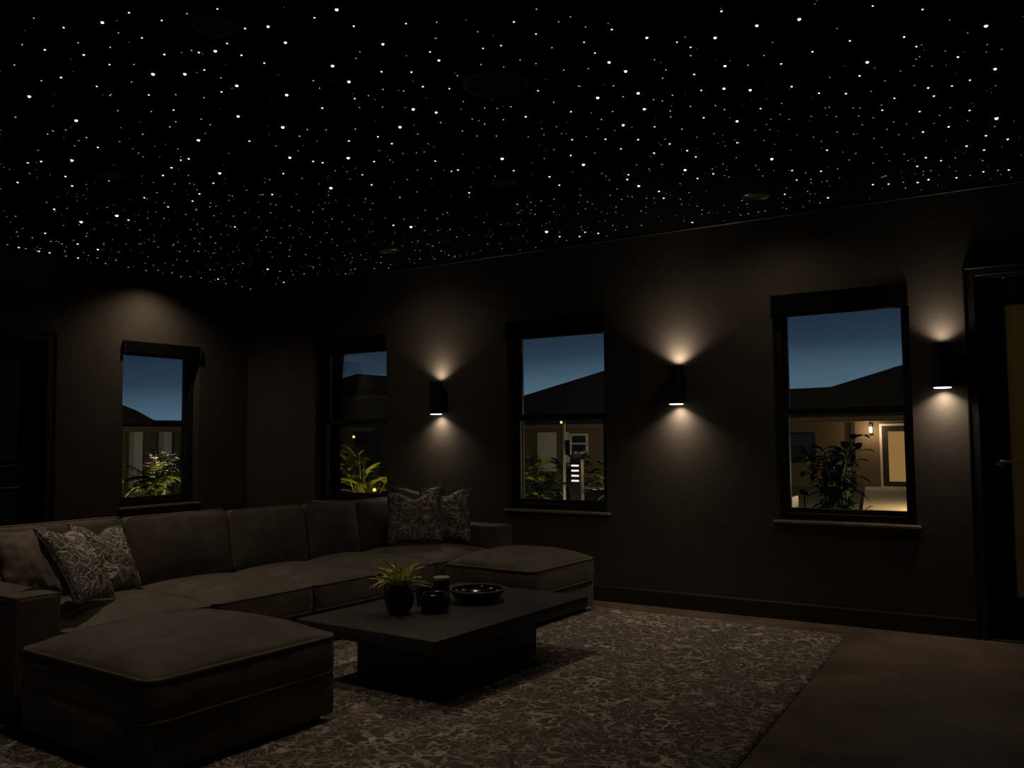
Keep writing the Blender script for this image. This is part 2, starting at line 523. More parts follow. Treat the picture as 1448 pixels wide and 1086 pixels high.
hx = 7.345 - (DOOR_B[0] + DOOR_B[1]) / 2
bm = bm_new()
rot = Matrix.Rotation(PI / 2, 4, 'X')
lathe(bm, [(0.0, 0), (0.033, 0), (0.033, 0.006), (0.026, 0.010), (0.0, 0.010)], 32)
lathe(bm, [(0.0, 0.010), (0.011, 0.010), (0.011, 0.046), (0.0, 0.046)], 20)
bmesh.ops.transform(bm, matrix=Matrix.Translation((hx, 0.045, 1.18)) @ rot, verts=bm.verts[:])
tube(bm, [(hx, 0.002, 1.18), (hx + 0.02, -0.002, 1.18), (hx + 0.06, -0.003, 1.178), (hx + 0.135, -0.001, 1.174)], [0.010, 0.010, 0.009, 0.008], 12)
tag(obj('lever_handle', bm, M['chrome'], lf, smooth=True), label='brushed nickel lever handle with round rose')

# ------------------------------------------------------------------ star ceiling
SCALE = {3: 2.05, 2: 1.45, 1: 1.0}
STARS = {
    3: '4.55,-4.66 4.71,-4.24 4.28,-4.24 4.4,-4.16 3.44,-4.1 3.71,-3.55 4.18,-3.67 3.56,-4.41 4.49,-3.94 5.4,-4.22 5.07,-4.27 5.02,-4.13 5.35,-3.89 4.96,-3.68 4.99,-3.24 5.45,-3.63 5.02,-3.85 4.25,-3.43 4.6,-3.73 4.77,-3.08 5.06,-3.14 6.31,-3.32 6.55,-3.16 6.49,-2.86 6.4,-2.61 6.5,-2.52 6.31,-2.14 5.97,-2.58 5.78,-2.43 5.84,-2.85 6.07,-3.19 6.09,-3.06 6.73,-3.17 6.03,-2.79 7.04,-2.54 7.52,-2.13 7.48,-1.4 7.52,-2.64 6.89,-3.13 1.84,-2.82 1.45,-2.86 2.8,-3.74 3.31,-3.08 2.61,-3.38 4.18,-2.85 3.4,-1.3 4.93,-2.32 3.9,-3.05 3.65,-2.45 5.28,-1.94 5.37,-1.32 5.76,-1.48 4.2,-0.54 6.28,-1.39',
    2: '3.9,-4.45 4.71,-4.65 4.76,-4.54 4.98,-4.31 4.64,-4.27 4.51,-4.14 5.02,-4.48 4.81,-4.26 4.21,-4.53 4.12,-4.65 4.56,-4.49 4.38,-4.72 3.94,-4.3 4.21,-4.41 4.5,-4.34 3.98,-3.91 4.37,-3.93 3.93,-3.38 4.05,-4.1 4.77,-4.15 5.28,-4.22 5.36,-4.08 5.55,-3.98 5.47,-3.72 5.68,-3.62 5.76,-3.6 5.27,-3.6 4.62,-3.51 4.84,-3.51 5.21,-3.44 5.3,-3.35 4.79,-4.04 5.16,-3.68 6.22,-3.47 6.07,-3.43 6.65,-3.37 6.4,-3.21 6.43,-3.13 6.34,-2.85 6.3,-2.65 6.06,-3.31 5.94,-3.61 5.91,-2.31 6.18,-2.29 6.47,-2.25 5.6,-2.28 5.64,-3.09 5.64,-2.76 5.41,-2.83 5.44,-2.38 5.92,-3.75 6.68,-2.45 7.16,-3.08 7.32,-2.94 7.22,-2.72 7.39,-2.37 7.41,-2.05 7.37,-1.61 7.12,-1.39 7.25,-1.4 6.77,-2.29 6.88,-2.21 6.98,-2.4 6.71,-2.74 7.24,-1.93 7.07,-2.01 7.25,-2.59 7.23,-2.06 7.15,-1.74 7.41,-1.12 7.33,-2.02 6.86,-2.79 7.02,-2.81 6.99,-1.87 3.14,-3.79 1.64,-3.18 3.33,-3.38 2.54,-3.86 2.09,-3.68 2.63,-3.83 2.82,-2.85 2.63,-2.76 0.65,-2.22 0.18,-2.38 0.17,-2.11 0.18,-2.65 0.17,-2.47 2.27,-2.09 0.33,-0.68 0.71,-2.44 1.79,-2.69 2.36,-2.76 3.1,-2.96 3.39,-3.37 3.16,-3.32 2.98,-3.25 2.3,-3.44 2.46,-3.58 0.87,-2.81 2.43,-3 4.53,-2.29 4.58,-2.29 3.96,-2.92 4.39,-3.07 4.02,-2.55 3.92,-2.35 3.63,-2.85 4.34,-1.83 4.57,-2.51 1.15,-0.75 0.73,-0.15 4.57,-3.03 3.99,-2.87 4.56,-2.9 3.32,-1.42 3.21,-2.56 4.26,-2.71 5.91,-1.83 5.91,-1.69 5.87,-2 5.75,-2.17 5.73,-1.9 5.3,-2.14 5.39,-0.94 5.43,-1.12 4.94,-1.64 4.86,-2.08 5.6,-2.08 5.76,-1.26 5.88,-1.3 6.2,-1.8 5.42,-1.59 5.37,-1.5 4.98,-1.84 4.52,-0.24 4.45,-0.34 5.3,-0.15 4.2,-0.32 4.34,-0.23 7.3,-0.98 7.14,-0.76 7.07,-0.88 7.34,-0.35 7.38,-0.84 7.48,-0.3 6.78,-0.4 6.69,-0.45 7,-0.72 6.95,-0.33 7.02,-0.36 6.32,-1.08 6.29,-0.85 6.47,-0.96 6.6,-1.37 6.13,-0.55 7.18,-0.3 7.51,-0.98 6.36,-0.28',
    1: '4.36,-4.83 4.89,-4.52 4.52,-4.57 4.37,-4.51 4.3,-4.35 4.63,-4.3 4.09,-4.73 3.86,-4.64 3.23,-4.3 4.16,-4.03 4.24,-3.93 3.87,-3.96 3.74,-4.06 4.3,-4.61 3.24,-3.92 3.54,-3.78 3.85,-3.8 3.76,-3.77 3.99,-3.75 3.96,-3.67 3.19,-4.08 3.12,-4.07 3.26,-4.05 3.89,-4.2 3.79,-4.48 4.5,-4.04 4.12,-4.24 5.66,-3.92 5.57,-3.81 5.75,-3.76 5.22,-3.89 5.16,-3.85 4.83,-3.78 4.79,-3.7 5.03,-3.52 5.1,-3.45 5.42,-3.45 5.58,-3.49 5.65,-3.41 5.26,-3.18 5.3,-3.05 5.35,-3.01 5.42,-2.99 4.92,-3.5 4.78,-3.41 4.88,-3.35 4.55,-3.19 4.78,-2.94 5.01,-2.84 5.17,-2.86 5.29,-2.86 4.22,-3.28 4.33,-3.33 4.41,-3.27 4.99,-3.01 5.16,-2.96 5.03,-2.73 5.12,-2.67 6.05,-3.79 6.13,-3.66 6.07,-3.65 6.14,-3.55 5.93,-3.46 5.75,-3.43 5.79,-3.36 5.86,-3.23 5.96,-3.18 5.83,-3.03 5.97,-2.94 6.25,-3.1 6.4,-3.05 6.58,-2.81 6.67,-2.87 6.25,-2.97 6.2,-2.89 6.16,-2.67 6.09,-2.63 6.06,-2.67 5.95,-2.79 5.63,-2.92 6.07,-2.48 6.04,-2.4 6.18,-2.48 6.29,-2.42 6.31,-2.34 5.72,-2.57 5.82,-2.64 6.02,-2.19 6.14,-2.02 6.04,-2.02 5.88,-2.09 5.53,-2.38 5.44,-2.5 5.39,-2.63 5.47,-2.61 5.35,-2.54 5.26,-2.56 5.64,-2.45 6.34,-1.75 7.4,-2.78 7,-2.96 6.74,-2.98 7.45,-2.61 7.51,-2.44 7.35,-2.47 7.56,-2.35 7.23,-2.45 7.21,-2.38 7.28,-2.33 7.15,-2.35 6.86,-2.46 7.07,-2.27 7.18,-2.13 6.99,-2.17 7,-1.95 6.87,-1.99 6.75,-2.07 6.77,-2.07 6.9,-1.97 6.93,-1.78 7.01,-1.65 7.23,-1.62 6.55,-2.01 6.72,-1.66 6.86,-1.7 6.42,-1.91 6.79,-1.57 6.87,-1.43 6.96,-1.55 7,-1.42 7.29,-1.71 6.66,-1.99 6.77,-1.91 6.87,-1.85 6.59,-1.65 6.58,-2.26 6.47,-2.07 2.34,-3.74 3.06,-3.88 3.24,-3.6 3.33,-3.78 3.49,-3.52 3.11,-3.16 2.88,-3.09 2.61,-3.03 1.77,-3.31 1.22,-3.23 0.73,-2.96 0.63,-2.78 0.18,-2.59 0.21,-2.76 0.62,-2.62 0.61,-2.52 0.35,-2.34 0.16,-2.22 0.31,-2.01 0.88,-2.31 1.03,-2.56 0.14,-1.82 0.35,-1.85 0.15,-1.59 1.58,-2.45 1.14,-2.14 0.14,-1.39 0.24,-1.33 1.35,-1.97 1.15,-1.76 1.68,-2.01 1.55,-1.86 1.29,-1.67 0.21,-0.93 0.14,-0.99 0.68,-1.06 1.68,-1.8 1.83,-1.97 2.42,-2.41 2.6,-2.59 2.45,-2.59 2.28,-2.55 2.05,-2.57 2.68,-2.34 1.18,-1.08 0.16,-0.22 0.12,-0.07 0.17,-0.45 3.15,-2.73 2.96,-2.69 2.53,-2.32 0.24,-0.82 0.86,-1.46 0.24,-1.17 4.03,-3.11 3.99,-3.24 3.46,-2.81 3.65,-2.71 3.94,-2.71 4.5,-2.73 4.36,-2.68 4.19,-2.31 4.37,-2.43 4.33,-2.24 4.7,-2.05 4.68,-1.89 4.06,-2.05 3.87,-2 3.66,-2.12 3.08,-2.26 3.05,-2.16 3.1,-2.07 3.22,-2.09 3.03,-2.36 2.83,-2.23 3.81,-1.64 3.9,-1.49 3.73,-1.39 3.41,-1.14 3.5,-1.08 3.07,-1.84 2.65,-1.87 2.38,-1.86 2.72,-1.54 2.2,-1.71 2.13,-1.49 1.99,-1.25 1.78,-1.06 2.49,-1.5 1.16,-0.6 1.26,-0.37 1.59,-0.57 3.05,-0.44 3.11,-0.64 3.49,-0.81 3.01,-0.18 2.79,-0.2 2.26,-0.35 2.02,-0.17 1.85,-0.26 1.6,-0.13 2.15,-0.11 2.68,-0.28 3,-0.26 5.27,-2.29 5.14,-2.18 5.44,-2.1 5.55,-1.75 5.58,-1.63 5.68,-1.67 6,-1.46 5.91,-1.4 5.94,-1.17 6.15,-1.22 6.16,-1.32 6.13,-1.07 5.62,-1.21 5.59,-0.97 5.29,-1.01 5.22,-1.1 5.11,-1.22 5.22,-1.34 5.27,-1.56 5.29,-1.71 4.74,-1.36 4.56,-1.38 4.64,-1.37 4.45,-1.38 4.14,-0.87 4.41,-1.07 4.94,-1.34 4.9,-1.16 5.01,-0.92 5.11,-0.7 5.51,-0.6 5.5,-0.47 5.48,-0.85 4.93,-0.29 4.81,-0.31 4.74,-0.42 5.83,-0.45 5.83,-0.56 5.75,-0.16 5.69,-0.16 5.83,-0.17 5.88,-0.17 6.28,-0.53 6.38,-0.98 6.88,-1.24 6.61,-1.55 6.87,-0.39 6.86,-0.23 6.78,-0.6 6.78,-0.95 6.67,-1.1 6.57,-0.95 6.97,-1.03 6.97,-0.88 7.06,-0.57 6.73,-1.21 7.42,-0.33 7.26,-0.31 6.45,-0.71 6.37,-0.81 6.28,-0.17 7.22,-0.77',

}
def star_mesh(mat, seg=10):
    bm = bm_new()
    lathe(bm, [(1.0, -0.12), (0.92, -0.38), (0.71, -0.71), (0.38, -0.92), (0.0, -1.0)], seg, closed_ends=False)
    me = bpy.data.meshes.new('fibre_star')
    bm.to_mesh(me); bm.free()
    me.materials.append(mat)
    return me
ST = {3: star_mesh(emat('bright_fibre_tip', (1.0, 0.97, 0.90), 3.2, False), 14),
      2: star_mesh(emat('medium_fibre_tip', (1.0, 0.97, 0.92), 1.3, False), 12),
      1: star_mesh(emat('faint_fibre_tip', (1.0, 0.97, 0.93), 0.6, False), 10)}
STL = {3: ('large brilliant fibre-optic star point in the black ceiling, among the brightest', 'brightest star points in the ceiling'),
       2: ('medium bright fibre-optic star point in the black ceiling, smaller than the brilliant ones', 'medium star points in the ceiling'),
       1: ('small faint fibre-optic star point in the near part of the black ceiling', 'small star points in the near ceiling')}
def star_r(c, x, y):
    d = (Vector((x, y, H)) - CX).length
    px = {3: 1.85, 2: 1.22, 1: 0.88}[c]
    return min(max(px * d / 1239.0, {3: 0.006, 2: 0.004, 1: 0.0026}[c]), {3: 0.0125, 2: 0.009, 1: 0.0065}[c])
count = 0
rest = []
for c in (3, 2, 1):
    for s in STARS[c].split():
        x, y = map(float, s.split(','))
        if count >= 300:
            rest.append((x, y, star_r(1, x, y)))
            continue
        if not (0.02 < x < XR - 0.02 and YF < y < -0.02):
            continue
        o = bpy.data.objects.new('fibre_optic_star_spot', ST[c])
        COL.objects.link(o)
        r = star_r(c, x, y) * random.uniform(0.88, 1.12)
        o.location = (x, y, H)
        o.scale = (r, r, r)
        tag(o, STL[c][0], 'star light', STL[c][1])
        count += 1
# the uncountable fainter fibre tips, one object
bm = bm_new()
rs = random.Random(5)
pts = list(rest)
def dens(x, y):
    d = math.hypot(x - CX.x, y - CX.y)
    return 3.5 + 30 * max(0.0, min(1.0, (d - 3.2) / 3.6))
for _ in range(int((XR - 0.1) * (-YF - 0.1) * 34)):
    x, y = rs.uniform(0.04, XR - 0.04), rs.uniform(YF + 0.04, -0.05)
    if any(math.hypot(x - a, y - c) < 0.13 for a, c in ((0.36, -1.30), (2.68, -0.72), (5.95, -0.62), (2.70, -3.42), (4.65, -1.90), (4.9, -4.4), (5.51, -3.27))):
        continue
    if rs.random() < dens(x, y) / 34.0:
        d = (Vector((x, y, H)) - CX).length
        k = rs.random()
        pts.append((x, y, (0.40 + 0.5 * k * k) * 1.0 * min(d, 6.5) / 1239.0))
for x, y, r in pts:
    if any(math.hypot(x - a, y - c) < 0.12 for a, c in ((0.36, -1.30), (2.68, -0.72), (5.95, -0.62), (2.70, -3.42), (4.65, -1.90), (4.9, -4.4))):
        continue
    ring = [bm.verts.new((x + r * math.cos(2 * PI * k / 6), y + r * math.sin(2 * PI * k / 6), H - 0.0012)) for k in range(6)]
    tip = bm.verts.new((x, y, H - r))
    mid = [bm.verts.new((x + 0.75 * r * math.cos(2 * PI * k / 6), y + 0.75 * r * math.sin(2 * PI * k / 6), H - 0.66 * r)) for k in range(6)]
    for k in range(6):
        bm.faces.new((ring[k], ring[(k + 1) % 6], mid[(k + 1) % 6], mid[k]))
        bm.faces.new((mid[k], mid[(k + 1) % 6], tip))
o = obj('faint_star_field', bm, emat('dust_fibre_tip', (1.0, 0.97, 0.94), 0.42, False))
tag(o, 'field of tiny faint fibre-optic star points all over the black ceiling', 'star field', None, 'stuff')

# ceiling speaker and recessed downlights
t = thing('ceiling_speaker', 'round black speaker grille set in the star ceiling near the camera', 'speaker', (5.51, -3.27, H))
bm = bm_new(); lathe(bm, [(0.132, 0.0), (0.132, -0.006), (0.150, -0.008), (0.158, -0.005), (0.160, 0.0)], 48)
obj('rim', bm, M['bronze'], t, smooth=True)
bm = bm_new(); lathe(bm, [(0.134, 0.0), (0.134, -0.004), (0.08, -0.0055), (0.0, -0.006)], 48, closed_ends=False)
obj('grille', bm, M['grille'], t, smooth=True)

def downlight(label, x, y, power, ang=100, col=(1.0, 0.80, 0.60), r=0.095, blend=1.0):
    t = thing('recessed_downlight', label, 'downlight', (x, y, H), 0, 'recessed downlights in the star ceiling')
    bm = bm_new(); lathe(bm, [(r * 0.80, 0.0), (r * 0.80, -0.004), (r * 0.93, -0.010), (r, -0.006), (r, 0.0)], 40)
    obj('trim_ring', bm, M['bronze'], t, smooth=True)
    bm = bm_new(); lathe(bm, [(r * 0.81, 0.0), (r * 0.6, -0.0015), (0.0, -0.002)], 40, closed_ends=False)
    obj('lens', bm, M['lens_off'], t, smooth=True)
    l = bpy.data.lights.new('downlight_lamp', 'SPOT')
    l.energy = power; l.color = col; l.spot_size = math.radians(ang); l.spot_blend = blend; l.shadow_soft_size = 0.06
    lo = bpy.data.objects.new('downlight_lamp', l); COL.objects.link(lo)
    lo.parent = t; lo.location = (0, 0, -0.02)
    return t
DL = 1.0
downlight('recessed downlight by the far corner, washing the wall over the lone window', 0.36, -1.30, 24.0, 142)
downlight('recessed downlight near the sconce wall, over the window nearest the sofa pillows', 2.68, -0.72, 7.5, 158)
downlight('recessed downlight near the sconce wall, before the widest window', 5.95, -0.62, 9.5, 158)
downlight('recessed downlight at the left of the starry ceiling, above the lone window in the photo', 2.70, -3.42, 54.0)
downlight('recessed downlight in the middle of the starry ceiling, beyond the round speaker', 4.65, -1.90, 33.0, 105)
downlight('recessed downlight near the top edge of the photo, left of the round speaker', 4.9, -4.4, 25.0)

# ------------------------------------------------------------------ wall sconces (up and down light)
def sconce(label, x, zc, up=1.0, dn=1.0):
    t = thing('wall_sconce', label, 'wall sconce', (x - 0.012, 0, zc), 0, 'up and down wall sconces')
    h, r, d = 0.150, 0.062, 0.088
    bm = bm_new()
    lathe(bm, [(r, -h), (r, h), (r - 0.005, h), (r - 0.005, h - 0.03), (0.0, h - 0.03)], 40, (0, -d, 0), closed_ends=False)
    lathe(bm, [(r, -h), (r - 0.005, -h), (r - 0.005, -h + 0.03), (0.0, -h + 0.03)], 40, (0, -d, 0), closed_ends=False)
    obj('body', bm, M['black'], t, smooth=True)
    bm = bm_new()
    box(bm, -0.032, 0.032, -d + r - 0.012, -0.012, -0.055, 0.055, 0.004, 1)
    box(bm, -0.05, 0.05, -0.014, 0.0, -0.075, 0.075, 0.006, 2)
    obj('wall_mount', bm, M['black'], t)
    for s in (1, -1):
        bm = bm_new()
        zz = (-0.014 if s > 0 else -0.005)
        lathe(bm, [(0.0, -0.02 * s), (r - 0.007, -0.02 * s), (r - 0.007, zz), (r - 0.012, zz + 0.002 * s), (0.0, zz + 0.002 * s)], 36, (0, -d, s * h))
        obj('lens', bm, M['lens'], t, smooth=True)
        l = bpy.data.lights.new('sconce_lamp', 'AREA')
        l.shape = 'DISK'; l.size = 0.085; l.energy = (up if s > 0 else dn); l.color = (1.0, 0.82, 0.645); l.spread = math.radians(126)
        lo = bpy.data.objects.new('sconce_lamp', l); COL.objects.link(lo)
        lo.parent = t
        lo.location = (0, -d + 0.020, s * (h + (0.0 if s > 0 else 0.009)))
        lo.rotation_euler = (PI, 0, 0) if s > 0 else (0, 0, 0)
    return t
sconce('black cylinder wall sconce between the two windows nearest the sofa', 2.725, 1.750, 1.25, 1.22)
sconce('black cylinder wall sconce in the middle of the window wall, brightest of the three', 5.122, 1.776, 1.98, 1.62)
sconce('black cylinder wall sconce squeezed between the widest window and the glazed door', 7.036, 1.833, 0.90, 1.60)
# ------------------------------------------------------------------ soft furnishing helpers
def rr_map(x, y, lx, ly, r):
    """pull the corners of a rectangle grid onto a rounded outline"""
    ax, ay = abs(x) - (lx / 2 - r), abs(y) - (ly / 2 - r)
    if ax > 0 and ay > 0 and r > 0:
        a, b = ax / r, ay / r
        ax, ay = r * a * math.sqrt(max(0, 1 - b * b / 2)), r * b * math.sqrt(max(0, 1 - a * a / 2))
        x = math.copysign(lx / 2 - r + ax, x)
        y = math.copysign(ly / 2 - r + ay, y)
    return x, y

def cushion_bm(lx, ly, h, crown, r=0.05, seed=0, wr=0.004, bulge=0.010, bottom_crown=0.0):
    bm = bm_new()
    def line(l):
        k = 7
        c = [-l / 2 + r * i / k for i in range(k)]
        n = max(4, int((l - 2 * r) / 0.055))
        mid = [-l / 2 + r + (l - 2 * r) * i / n for i in range(n + 1)]
        return c + mid + [-v for v in reversed(c)]
    X, Y = line(lx), line(ly)
    def P(x, y, z):
        return bm.verts.new((x, y, z))
    def wrinkle(x, y, z):
        v = Vector((x * 5 + seed * 7.3, y * 5 - seed * 3.1, z * 5))
        return noise.noise(v) * wr + noise.noise(v * 2.7) * wr * 0.5
    def topz(x, y):
        u, v = 2 * x / lx, 2 * y / ly
        e = max(0.0, (1 - abs(u) ** 2.6)) ** 0.55 * max(0.0, (1 - abs(v) ** 2.6)) ** 0.55
        return crown * e
    T = []
    for x in X:
        row = []
        for y in Y:
            px, py = rr_map(x, y, lx, ly, r)
            e = topz(x, y)
            row.append(P(px, py, h + e + (wrinkle(px, py, h) * min(1, e / 0.01) if crown else 0)))
        T.append(row)
    for i in range(len(X) - 1):
        for j in range(len(Y) - 1):
            bm.faces.new((T[i][j], T[i + 1][j], T[i + 1][j + 1], T[i][j + 1]))
    ring = [T[i][0] for i in range(len(X))] + [T[-1][j] for j in range(1, len(Y))] + [T[i][-1] for i in range(len(X) - 2, -1, -1)] + [T[0][j] for j in range(len(Y) - 2, 0, -1)]
    outline = [v.co.copy() for v in ring]
    prev = ring
    K = 6
    n = len(ring)
    for k in range(1, K + 1):
        f = k / K
        b = bulge * math.sin(PI * f)
        cur = []
        for v0 in outline:
            d = Vector((v0.x / (lx / 2), v0.y / (ly / 2), 0))
            dd = Vector((d.x ** 5, d.y ** 5, 0))
            if dd.length > 0: dd.normalize()
            w = wrinkle(v0.x, v0.y, f) * math.sin(PI * f) * 1.2
            cur.append(bm.verts.new((v0.x + dd.x * (b + w), v0.y + dd.y * (b + w), h * (1 - f))))
        for i in range(n):
            bm.faces.new((prev[i], prev[(i + 1) % n], cur[(i + 1) % n], cur[i]))
        prev = cur
    bm.faces.new(prev)
    return bm, [tuple(v) for v in outline]

def cushion(name, parent, loc, rot, lx, ly, h, crown, mat, r=0.05, seed=0, pip=0.0065, bottom_pip=True, wr=0.004):
    bm, out = cushion_bm(lx, ly, h, crown, r, seed, wr)
    o = obj(name, bm, mat, parent, loc, rot, smooth='all')
    bm = bm_new()
    tube(bm, out, pip, 8, closed=True)
    if bottom_pip:
        tube(bm, [(x, y, 0.004) for x, y, z in out], pip * 0.9, 8, closed=True)
    obj('piping', bm, M['piping'], o, smooth='all')
    return o

def pillow(name, label, group, loc, az, tilt, w, hgt, th, mat, seed=0, chop=0.03, roll=0.0):
    """throw pillow standing on its lower edge; az = direction its face looks (deg), tilt = lean back (deg)"""
    t = thing(name, label, 'pillow', loc, group=group, rot=(math.radians(roll), -math.radians(tilt), math.radians(az)))
    bm = bm_new()
    n = 26
    G = {}
    for side in (1, -1):
        for i in range(n + 1):
            for j in range(n + 1):
                u, v = 2 * i / n - 1, 2 * j / n - 1
                if side == -1 and (i in (0, n) or j in (0, n)):
                    G[(side, i, j)] = G[(1, i, j)]
                    continue
                e = (max(0, 1 - u * u) ** 0.45) * (max(0, 1 - v * v) ** 0.45)
                # sides pull in between the pointed corners
                y = w / 2 * u * (1 - 0.075 * (1 - v * v))
                z = hgt / 2 * v * (1 - 0.075 * (1 - u * u)) + hgt / 2
                if v > 0:
                    z -= chop * v * math.exp(-(u / 0.33) ** 2)
                q = Vector((u * 2.1 + seed * 3.7, v * 2.1 + side, seed * 1.3))
                x = side * (th / 2 * e) * (1 + 0.18 * noise.noise(q)) + 0.010 * noise.noise(q * 1.7 + Vector((5, 5, 5)))
                x -= 0.02 * (v if v > 0 else 0) * math.exp(-(u / 0.4) ** 2) * side
                G[(side, i, j)] = bm.verts.new((x, y, z))
    for side in (1, -1):
        for i in range(n):
            for j in range(n):
                f = (G[(side, i, j)], G[(side, i + 1, j)], G[(side, i + 1, j + 1)], G[(side, i, j + 1)])
                bm.faces.new(f if side == 1 else f[::-1])
    edge = [G[(1, i, 0)].co.copy() for i in range(n)] + [G[(1, n, j)].co.copy() for j in range(n)] + [G[(1, i, n)].co.copy() for i in range(n, 0, -1)] + [G[(1, 0, j)].co.copy() for j in range(n, 0, -1)]
    obj('pillow_cover', bm, mat, t, smooth='all')
    bm = bm_new()
    tube(bm, edge, 0.0045, 6, closed=True)
    obj('seam_cord', bm, M['piping'], t, smooth='all')
    return t

# ------------------------------------------------------------------ rug
bm = bm_new()
A_ = Vector((1.95, -0.205, 0)); B_ = Vector((6.403, -0.329, 0)); C_ = Vector((6.635, -5.50, 0)); D_ = Vector((1.95, -5.50, 0))
nx, ny = 150, 170
g = []
for i in range(nx + 1):
    row = []
    for j in range(ny + 1):
        u, v = i / nx, j / ny
        x, y = rr_map(u - 0.5, v - 0.5, 1, 1, 0.012)
        x += 0.5; y += 0.5
        p = A_ * (1 - x) * (1 - y) + B_ * x * (1 - y) + C_ * x * y + D_ * (1 - x) * y
        edge = min(u, 1 - u, v, 1 - v)
        z = 0.013 + 0.0035 * noise.noise(p * 22) + 0.003 * noise.noise(p * 47 + Vector((3, 1, 7)))
        z *= min(1.0, 0.35 + edge * 90)
        row.append(bm.verts.new((p.x, p.y, max(0.004, z))))
    g.append(row)
for i in range(nx):
    for j in range(ny):
        bm.faces.new((g[i][j], g[i + 1][j], g[i + 1][j + 1], g[i][j + 1]))
ring = [g[i][0] for i in range(nx + 1)] + [g[nx][j] for j in range(1, ny + 1)] + [g[i][ny] for i in range(nx - 1, -1, -1)] + [g[0][j] for j in range(ny - 1, 0, -1)]
low = [bm.verts.new((v.co.x, v.co.y, 0.0)) for v in ring]
for k in range(len(ring)):
    bm.faces.new((ring[k], ring[(k + 1) % len(ring)], low[(k + 1) % len(ring)], low[k]))
o = obj('area_rug', bm, M['rug'], smooth='all')
tag(o, 'large brown area rug with curling raised pattern under the sofa and coffee table', 'rug')
RZ = 0.020

# ------------------------------------------------------------------ sectional sofa
FR = math.radians(-3.0)
def fw(u, v, z=0.0, o=(3.5, -2.5)):
    return (o[0] + u * math.cos(FR) - v * math.sin(FR), o[1] + u * math.sin(FR) + v * math.cos(FR), z)
sofa = thing('sectional_sofa', 'long dark olive-brown velvet sectional sofa with loose back cushions and box arms', 'sofa', (3.5, -2.5, RZ), FR)
bm = bm_new(); box(bm, -1.30, 0.005, -1.83, 2.24, 0.03, 0.235, 0.018, 3)
obj('base', bm, M['sofa'], sofa, smooth=True)
for (u, v) in ((-1.2, -1.72), (-0.1, -1.72), (-1.2, 2.14), (-0.1, 2.14), (-0.1, 0.2), (-1.2, 0.2)):
    bm = bm_new(); box(bm, u - 0.03, u + 0.03, v - 0.03, v + 0.03, 0.0, 0.031, 0.004, 1)
    obj('foot', bm, M['black'], sofa)
bm = bm_new(); box(bm, -1.32, -1.16, -1.83, 2.24, 0.236, 0.775, 0.03, 4)
obj('back_frame', bm, M['sofa'], sofa, smooth=True)
for v0, v1 in ((-1.85, -1.625), (2.05, 2.265)):
    bm = bm_new(); box(bm, -1.165, 0.03, v0, v1, 0.02, 0.605, 0.028, 4)
    a = obj('arm', bm, M['sofa'], sofa, smooth=True)
    bm = bm_new()
    zz = 0.592
    e = 0.010
    tube(bm, [(-1.14, v0 + e, zz + 0.006), (0.03 - e, v0 + e, zz + 0.006), (0.03 - e, v1 - e, zz + 0.006), (-1.14, v1 - e, zz + 0.006)], 0.006, 8)
    tube(bm, [(0.03 - e, v0 + e, zz), (0.03 - e, v0 + e, 0.03)], 0.005, 8)
    tube(bm, [(0.03 - e, v1 - e, zz), (0.03 - e, v1 - e, 0.03)], 0.005, 8)
    obj('piping', bm, M['piping'], a, smooth=True)
SEATS = [(-1.62, -0.745), (-0.74, 0.015), (0.02, 0.675), (0.68, 1.225), (1.23, 2.045)]
for k, (v0, v1) in enumerate(SEATS):
    u1 = 0.05 if k < 4 else 0.05
    cushion('seat_cushion', sofa, ((-0.87 + u1) / 2, (v0 + v1) / 2, 0.237), (0, 0, 0), 0.87 + u1, v1 - v0 - 0.008, 0.163, 0.068, M['sofa'], 0.05, k)
BACKS = [(-1.60, -0.735, 0.46), (-0.725, 0.065, 0.452), (0.075, 0.775, 0.435), (0.785, 1.335, 0.43), (1.345, 2.0, 0.43)]
for k, (v0, v1, hh) in enumerate(BACKS):
    # built lying down, then stood up facing the room (crowned side to +u), leaning back
    tl = math.radians(9)
    c = cushion('back_cushion', sofa, (0, 0, 0), (0, 0, 0), hh, v1 - v0 - 0.008, 0.15, 0.06, M['sofa'], 0.055, 10 + k)
    # local z (crown) -> +u, local x (height) -> up ; x runs from bottom to top
    Rm = Matrix(((-math.sin(tl), 0, math.cos(tl)), (0, 1, 0), (math.cos(tl), 0, math.sin(tl)))).to_4x4()
    Rm = Matrix(((-math.sin(tl), 0.0, math.cos(tl), 0), (0.0, -1.0, 0.0, 0), (math.cos(tl), 0.0, math.sin(tl), 0), (0, 0, 0, 1)))
    foot = Vector((-0.872, (v0 + v1) / 2, 0.41))
    cen = foot + Rm.to_3x3() @ Vector((hh / 2, 0, -0.15))
    c.matrix_local = Matrix.Translation(cen) @ Rm

